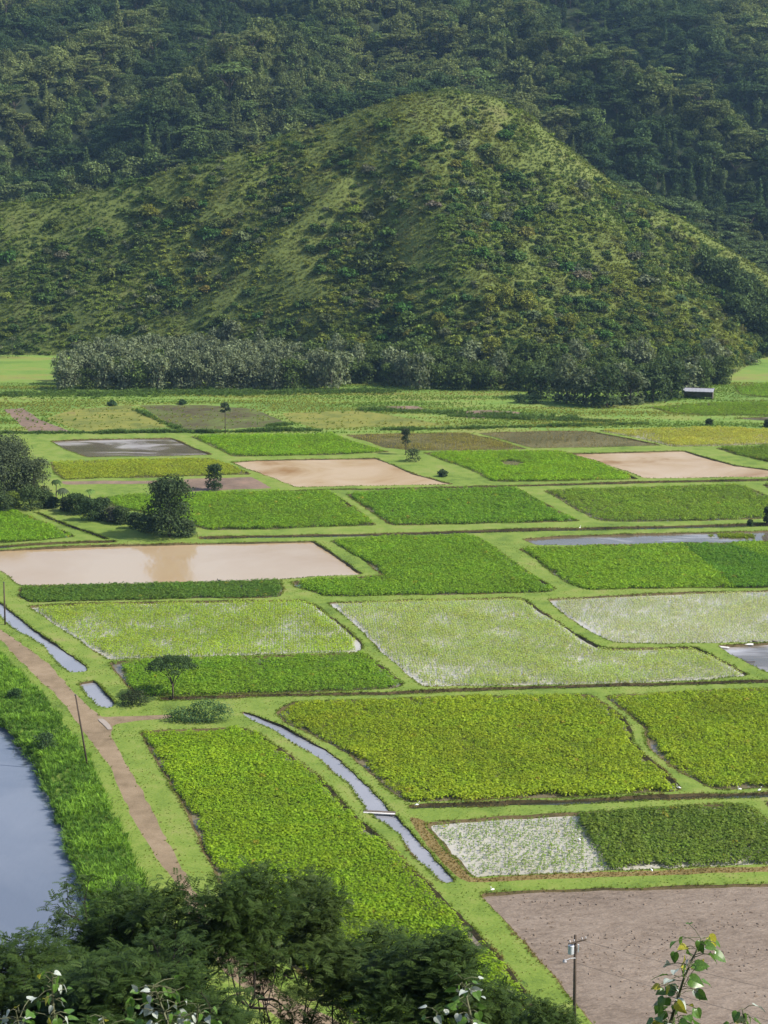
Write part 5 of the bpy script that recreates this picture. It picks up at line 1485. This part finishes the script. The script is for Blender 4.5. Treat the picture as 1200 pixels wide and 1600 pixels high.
def feathery_tree(seed, H, W, levels=4, per=13, thin=1.0, flen=.55, open_=False):
    """branch skeleton with pinnate fronds bunched round every twig end"""
    r = np.random.default_rng(seed)
    mb, tips = branching(r, H, levels, .16, .52, 1.05, .6, 3, .06) if open_ else branching(r, H, levels, .17, .34, .8, .66, 3, .22)
    P = np.array([t[0] for t in tips]); D = np.array([t[1] for t in tips])
    sx = (W / 2) / np.percentile(np.hypot(P[:, 0], P[:, 1]), 93); sz = H / P[:, 2].max()
    S = np.array([sx, sx, sz])
    mb.V = [v * (1 + (S - 1) * np.clip(v[:, 2:3] / (H * .2), 0, 1)) for v in mb.V]
    P = P * S
    keep = (r.random(len(P)) < thin) & (P[:, 2] > (.76 * H if open_ else 0)); P = P[keep]; D = D[keep]
    n = len(P) * per
    C0 = np.repeat(P, per, 0) + r.normal(0, .36 if open_ else .2, (n, 3)) * (np.array([1.2, 1.2, .32]) if open_ else np.array([1.1, 1.1, .6]))
    d = r.normal(size=(n, 3)) + np.repeat(D, per, 0) * .8; d[:, 2] = d[:, 2] * .3 + .02; d /= np.linalg.norm(d, axis=1)[:, None]
    up = np.array([0, 0, 1.0]) + .35 * r.normal(size=(n, 3))
    s = np.cross(up, d); s /= np.linalg.norm(s, axis=1)[:, None]; u = np.cross(d, s)
    L = flen * r.uniform(.7, 1.25, n)
    V = C0[:, None, :] + L[:, None, None] * (FV[None, :, 0:1] * d[:, None, :] + FV[None, :, 1:2] * s[:, None, :] + FV[None, :, 2:3] * u[:, None, :])
    Q = (np.arange(n)[:, None, None] * len(FV) + FQ[None]).reshape(-1, 4)
    me = mesh_np('crown', V.reshape(-1, 3), [Q], (M['fg_leaf'],)); fattr(me, 'lv', np.repeat(np.clip(np.repeat(r.random(n), len(FV)) * .7 + .15, 0, 1), 1))
    return mb.mesh('trunk', M['dark_bark'], True), me


FGT = [feathery_tree(201, 11, 6.5, 5, 15, 1, .29), feathery_tree(202, 11, 6.0, 5, 14, 1, .29), feathery_tree(203, 10, 6.0, 4, 66, 1, .3, True)]
FG = [(0, 205, 1375, 46, 5.6, 0, (0.036, 0.074, 0.016), 'feathery dark tree in the foreground, leftmost of the tall ones, against the river'),
      (2, 345, 1360, 44, 4.6, 60, (0.034, 0.068, 0.015), 'feathery dark tree in the foreground covering the end of the dirt road'),
      (2, 485, 1376, 47, 4.4, 100, (0.038, 0.07, 0.016), 'feathery foreground tree with open branches in front of the tapering field'),
      (1, 715, 1452, 43, 5.4, 200, (0.034, 0.068, 0.015), 'feathery dark foreground tree left of the transformer pole'),
      (0, 20, 1462, 40, 5.6, 140, (0.036, 0.072, 0.016), 'feathery dark tree in the bottom left corner'),
      (0, 205, 1480, 37, 5.0, 250, (0.032, 0.066, 0.015), 'lower feathery tree in front, behind the white-leaved shoots'),
      (2, 600, 1444, 46, 5.2, 200, (0.044, 0.08, 0.02), 'thin feathery tree with open branches in the middle of the foreground'),
      (1, 860, 1545, 41, 3.0, 300, (0.036, 0.072, 0.016), 'smaller feathery tree at the foot of the transformer pole')]
for i, (k, px, pyt, dep, W, rz, c, lab) in enumerate(FG):
    t = dp(px, pyt, dep); gz0 = float(slope_h(t[0], dep)); H = t[2] - gz0
    root = empty('foreground_tree', (t[0], dep, gz0 - .1), R(rz))
    root.scale = (W / [6.5, 6.0, 6.0][k], W / [6.5, 6.0, 6.0][k], H / [11.3, 11.3, 10.3][k])
    tag(root, lab, 'tree', 'feathery trees below the viewpoint')
    link('trunk', FGT[k][0], root)
    c_ = link('crown', FGT[k][1], root); c_['tcol'] = list(c)

# ------------------------------------------------------------------ big-leaved shoots close to the viewpoint
def glossy_leaf(name, c1, c2, trans, rough=.3):
    m, nt, bs = mat_new(name)
    n = noise_tex(nt, 9.0, 3, .6, 'obj')
    col = ramp(nt, n, [(.35, c1), (.65, c2)])
    nt.links.new(col, bs.inputs['Base Color']); bs.inputs['Roughness'].default_value = rough; bs.inputs['Specular IOR Level'].default_value = .5
    tr = nt.nodes.new('ShaderNodeBsdfTranslucent'); nt.links.new(col, tr.inputs[0])
    ms = nt.nodes.new('ShaderNodeMixShader'); ms.inputs[0].default_value = trans
    nt.links.new(bs.outputs[0], ms.inputs[1]); nt.links.new(tr.outputs[0], ms.inputs[2]); nt.links.new(ms.outputs[0], nt.nodes['Material Output'].inputs[0])
    return m


M['leaf_green'] = glossy_leaf('broad_green_leaf', (0.06, 0.13, 0.022), (0.12, 0.23, 0.035), .4)
M['leaf_pale'] = glossy_leaf('silvery_leaf', (0.26, 0.31, 0.25), (0.46, 0.49, 0.43), .2, .4)
M['leaf_yellow'] = glossy_leaf('yellow_leaf', (0.30, 0.32, 0.03), (0.48, 0.42, 0.05), .4)
M['shoot'] = plain_mat('green_stem', (0.06, 0.07, 0.03), (0.12, 0.12, 0.06), 5.0, .7)


def heart_leaf(seed, m):
    r = np.random.default_rng(seed)
    out = [(0, 0), (-.10, .22), (.02, .42), (.25, .50), (.55, .40), (.82, .20), (1.05, 0)]
    rows = []
    V = []; F = []; T = []
    mid = [(x, 0) for x in (0, .02, .12, .32, .58, .84, 1.05)]
    for sd in (1, -1):
        o = len(V)
        for (mx, _), (x, y) in zip(mid, out):
            for f in (0, .55, 1.0):
                xx = mx + (x - mx) * f; yy = y * f * sd
                z = .18 * abs(yy) - .28 * xx * xx + .035 * math.sin(xx * 9 + sd) * f
                V.append((xx, yy, z))
        for i in range(6):
            for j in range(2):
                a = o + i * 3 + j; q = (a, a + 1, a + 4, a + 3)
                F.append(q if sd < 0 else q[::-1])
    return mesh_np('leaf', V, [np.array(F)], (m,), None, True)


LG = [heart_leaf(1, M['leaf_green']), heart_leaf(2, M['leaf_pale']), heart_leaf(3, M['leaf_yellow'])]


def shoot(name, pts, dep, nl, size, mixp, label, seed, spread=.16, twig=True):
    """a leafy shoot: pts are photo pixels its stem passes through, from the slope upwards"""
    r = np.random.default_rng(seed)
    W = [dp(x, y, dep + r.uniform(-.15, .15)) for x, y in pts]
    base = np.array([W[0][0], dep, float(slope_h(W[0][0], dep)) - .1])
    root = empty(name, base); tag(root, label, 'plant')
    L = np.array([np.zeros(3)] + [p - base for p in W])
    # smooth through the points
    u = np.linspace(0, len(L) - 1, 26); S = np.stack([np.interp(u, np.arange(len(L)), L[:, k]) for k in range(3)], 1)
    mb = MB(); mb.tube(S, np.linspace(.028, .006, 26), 6); mb.build('stem', M['shoot'], root)
    z1 = L[1][2]
    cand = S[S[:, 2] > z1 - .3]
    for i in range(nl):
        b = cand[min(int((i + .5) / nl * len(cand)), len(cand) - 1)] + r.normal(0, .02, 3)
        a = i * 2.4 + r.uniform(-.5, .5)
        d = np.array([math.cos(a), math.sin(a) * .8, r.uniform(-.3, .5)]); e = b + d * spread * r.uniform(.4, 1.3)
        k = r.choice(3, p=mixp)
        o = link('leaf', LG[k], root, e)
        s = size * r.uniform(.6, 1.25) * (1.0 - .35 * i / nl)
        o.scale = (s, s * r.uniform(.8, 1.05), s)
        o.rotation_euler = (r.normal(0, .7), r.uniform(-.3, 1.3), a + r.normal(0, .7))
        if k == 1: o['label'] = 'pale silvery leaf'
        if k == 2: o['label'] = 'yellowing leaf'
        if twig:
            mb = MB(); mb.tube([b, (b + e) / 2 + np.array([0, 0, .02]), e], .004, 4); mb.build('leaf_stalk', M['shoot'], root)
    return root


shoot('leafy_shoot', [(1040, 1640), (1050, 1590), (1068, 1530), (1096, 1468)], 16, 84, .15, [.74, .14, .12], 'tall big-leaved shoot in front of the mud plot', 1, .2)
shoot('leafy_shoot', [(1170, 1640), (1165, 1600), (1160, 1578)], 16, 14, .16, [.7, .15, .15], 'small leafy shoot tip at the bottom right corner', 2, .1)
shoot('leafy_shoot', [(745, 1640), (738, 1600), (728, 1555), (722, 1535)], 17, 44, .125, [.62, .36, .02], 'big-leaved shoot in front of the feathery tree by the pole', 3, .15)
shoot('leafy_shoot', [(270, 1640), (262, 1600), (250, 1565), (240, 1540)], 16, 54, .12, [.45, .5, .05], 'silvery leaved shoot with the brightest white leaves', 4, .24)
shoot('leafy_shoot', [(300, 1650), (305, 1605), (310, 1570)], 16, 26, .12, [.6, .35, .05], 'silvery leaved shoot right of the brightest one', 5, .16)
shoot('leafy_shoot', [(85, 1640), (85, 1600), (82, 1560), (82, 1525)], 16, 40, .11, [.6, .3, .1], 'slim leafy shoot with a pale tip near the bottom left', 6, .13)
shoot('leafy_shoot', [(30, 1650), (30, 1610), (25, 1580)], 15, 28, .12, [.7, .2, .1], 'low leafy shoot in the bottom left corner', 7, .16)
shoot('leafy_shoot', [(690, 1650), (688, 1610), (682, 1580)], 17, 16, .12, [.5, .5, 0], 'small silvery shoot left of the big-leaved shoot', 8, .12)
shoot('leafy_shoot', [(170, 1650), (165, 1615), (160, 1590)], 15.5, 26, .11, [.7, .22, .08], 'low leafy shoot between the two silvery shoots', 9, .15)

# ------------------------------------------------------------------ haze
hm = bpy.data.materials.new('haze'); hm.use_nodes = True
nt = hm.node_tree; nt.nodes.remove(nt.nodes['Principled BSDF'])
pv = nt.nodes.new('ShaderNodeVolumePrincipled')
pv.inputs['Color'].default_value = (0.42, 0.68, 1.0, 1)
pv.inputs['Density'].default_value = 0.00007
pv.inputs['Anisotropy'].default_value = 0.2
nt.links.new(pv.outputs[0], nt.nodes['Material Output'].inputs['Volume'])
mb = MB(); mb.box((0, 715, 105), (760, 815, 125))
hz = mb.build('haze', hm)
tag(hz, 'thin bluish haze filling the valley air', 'haze', kind='stuff')
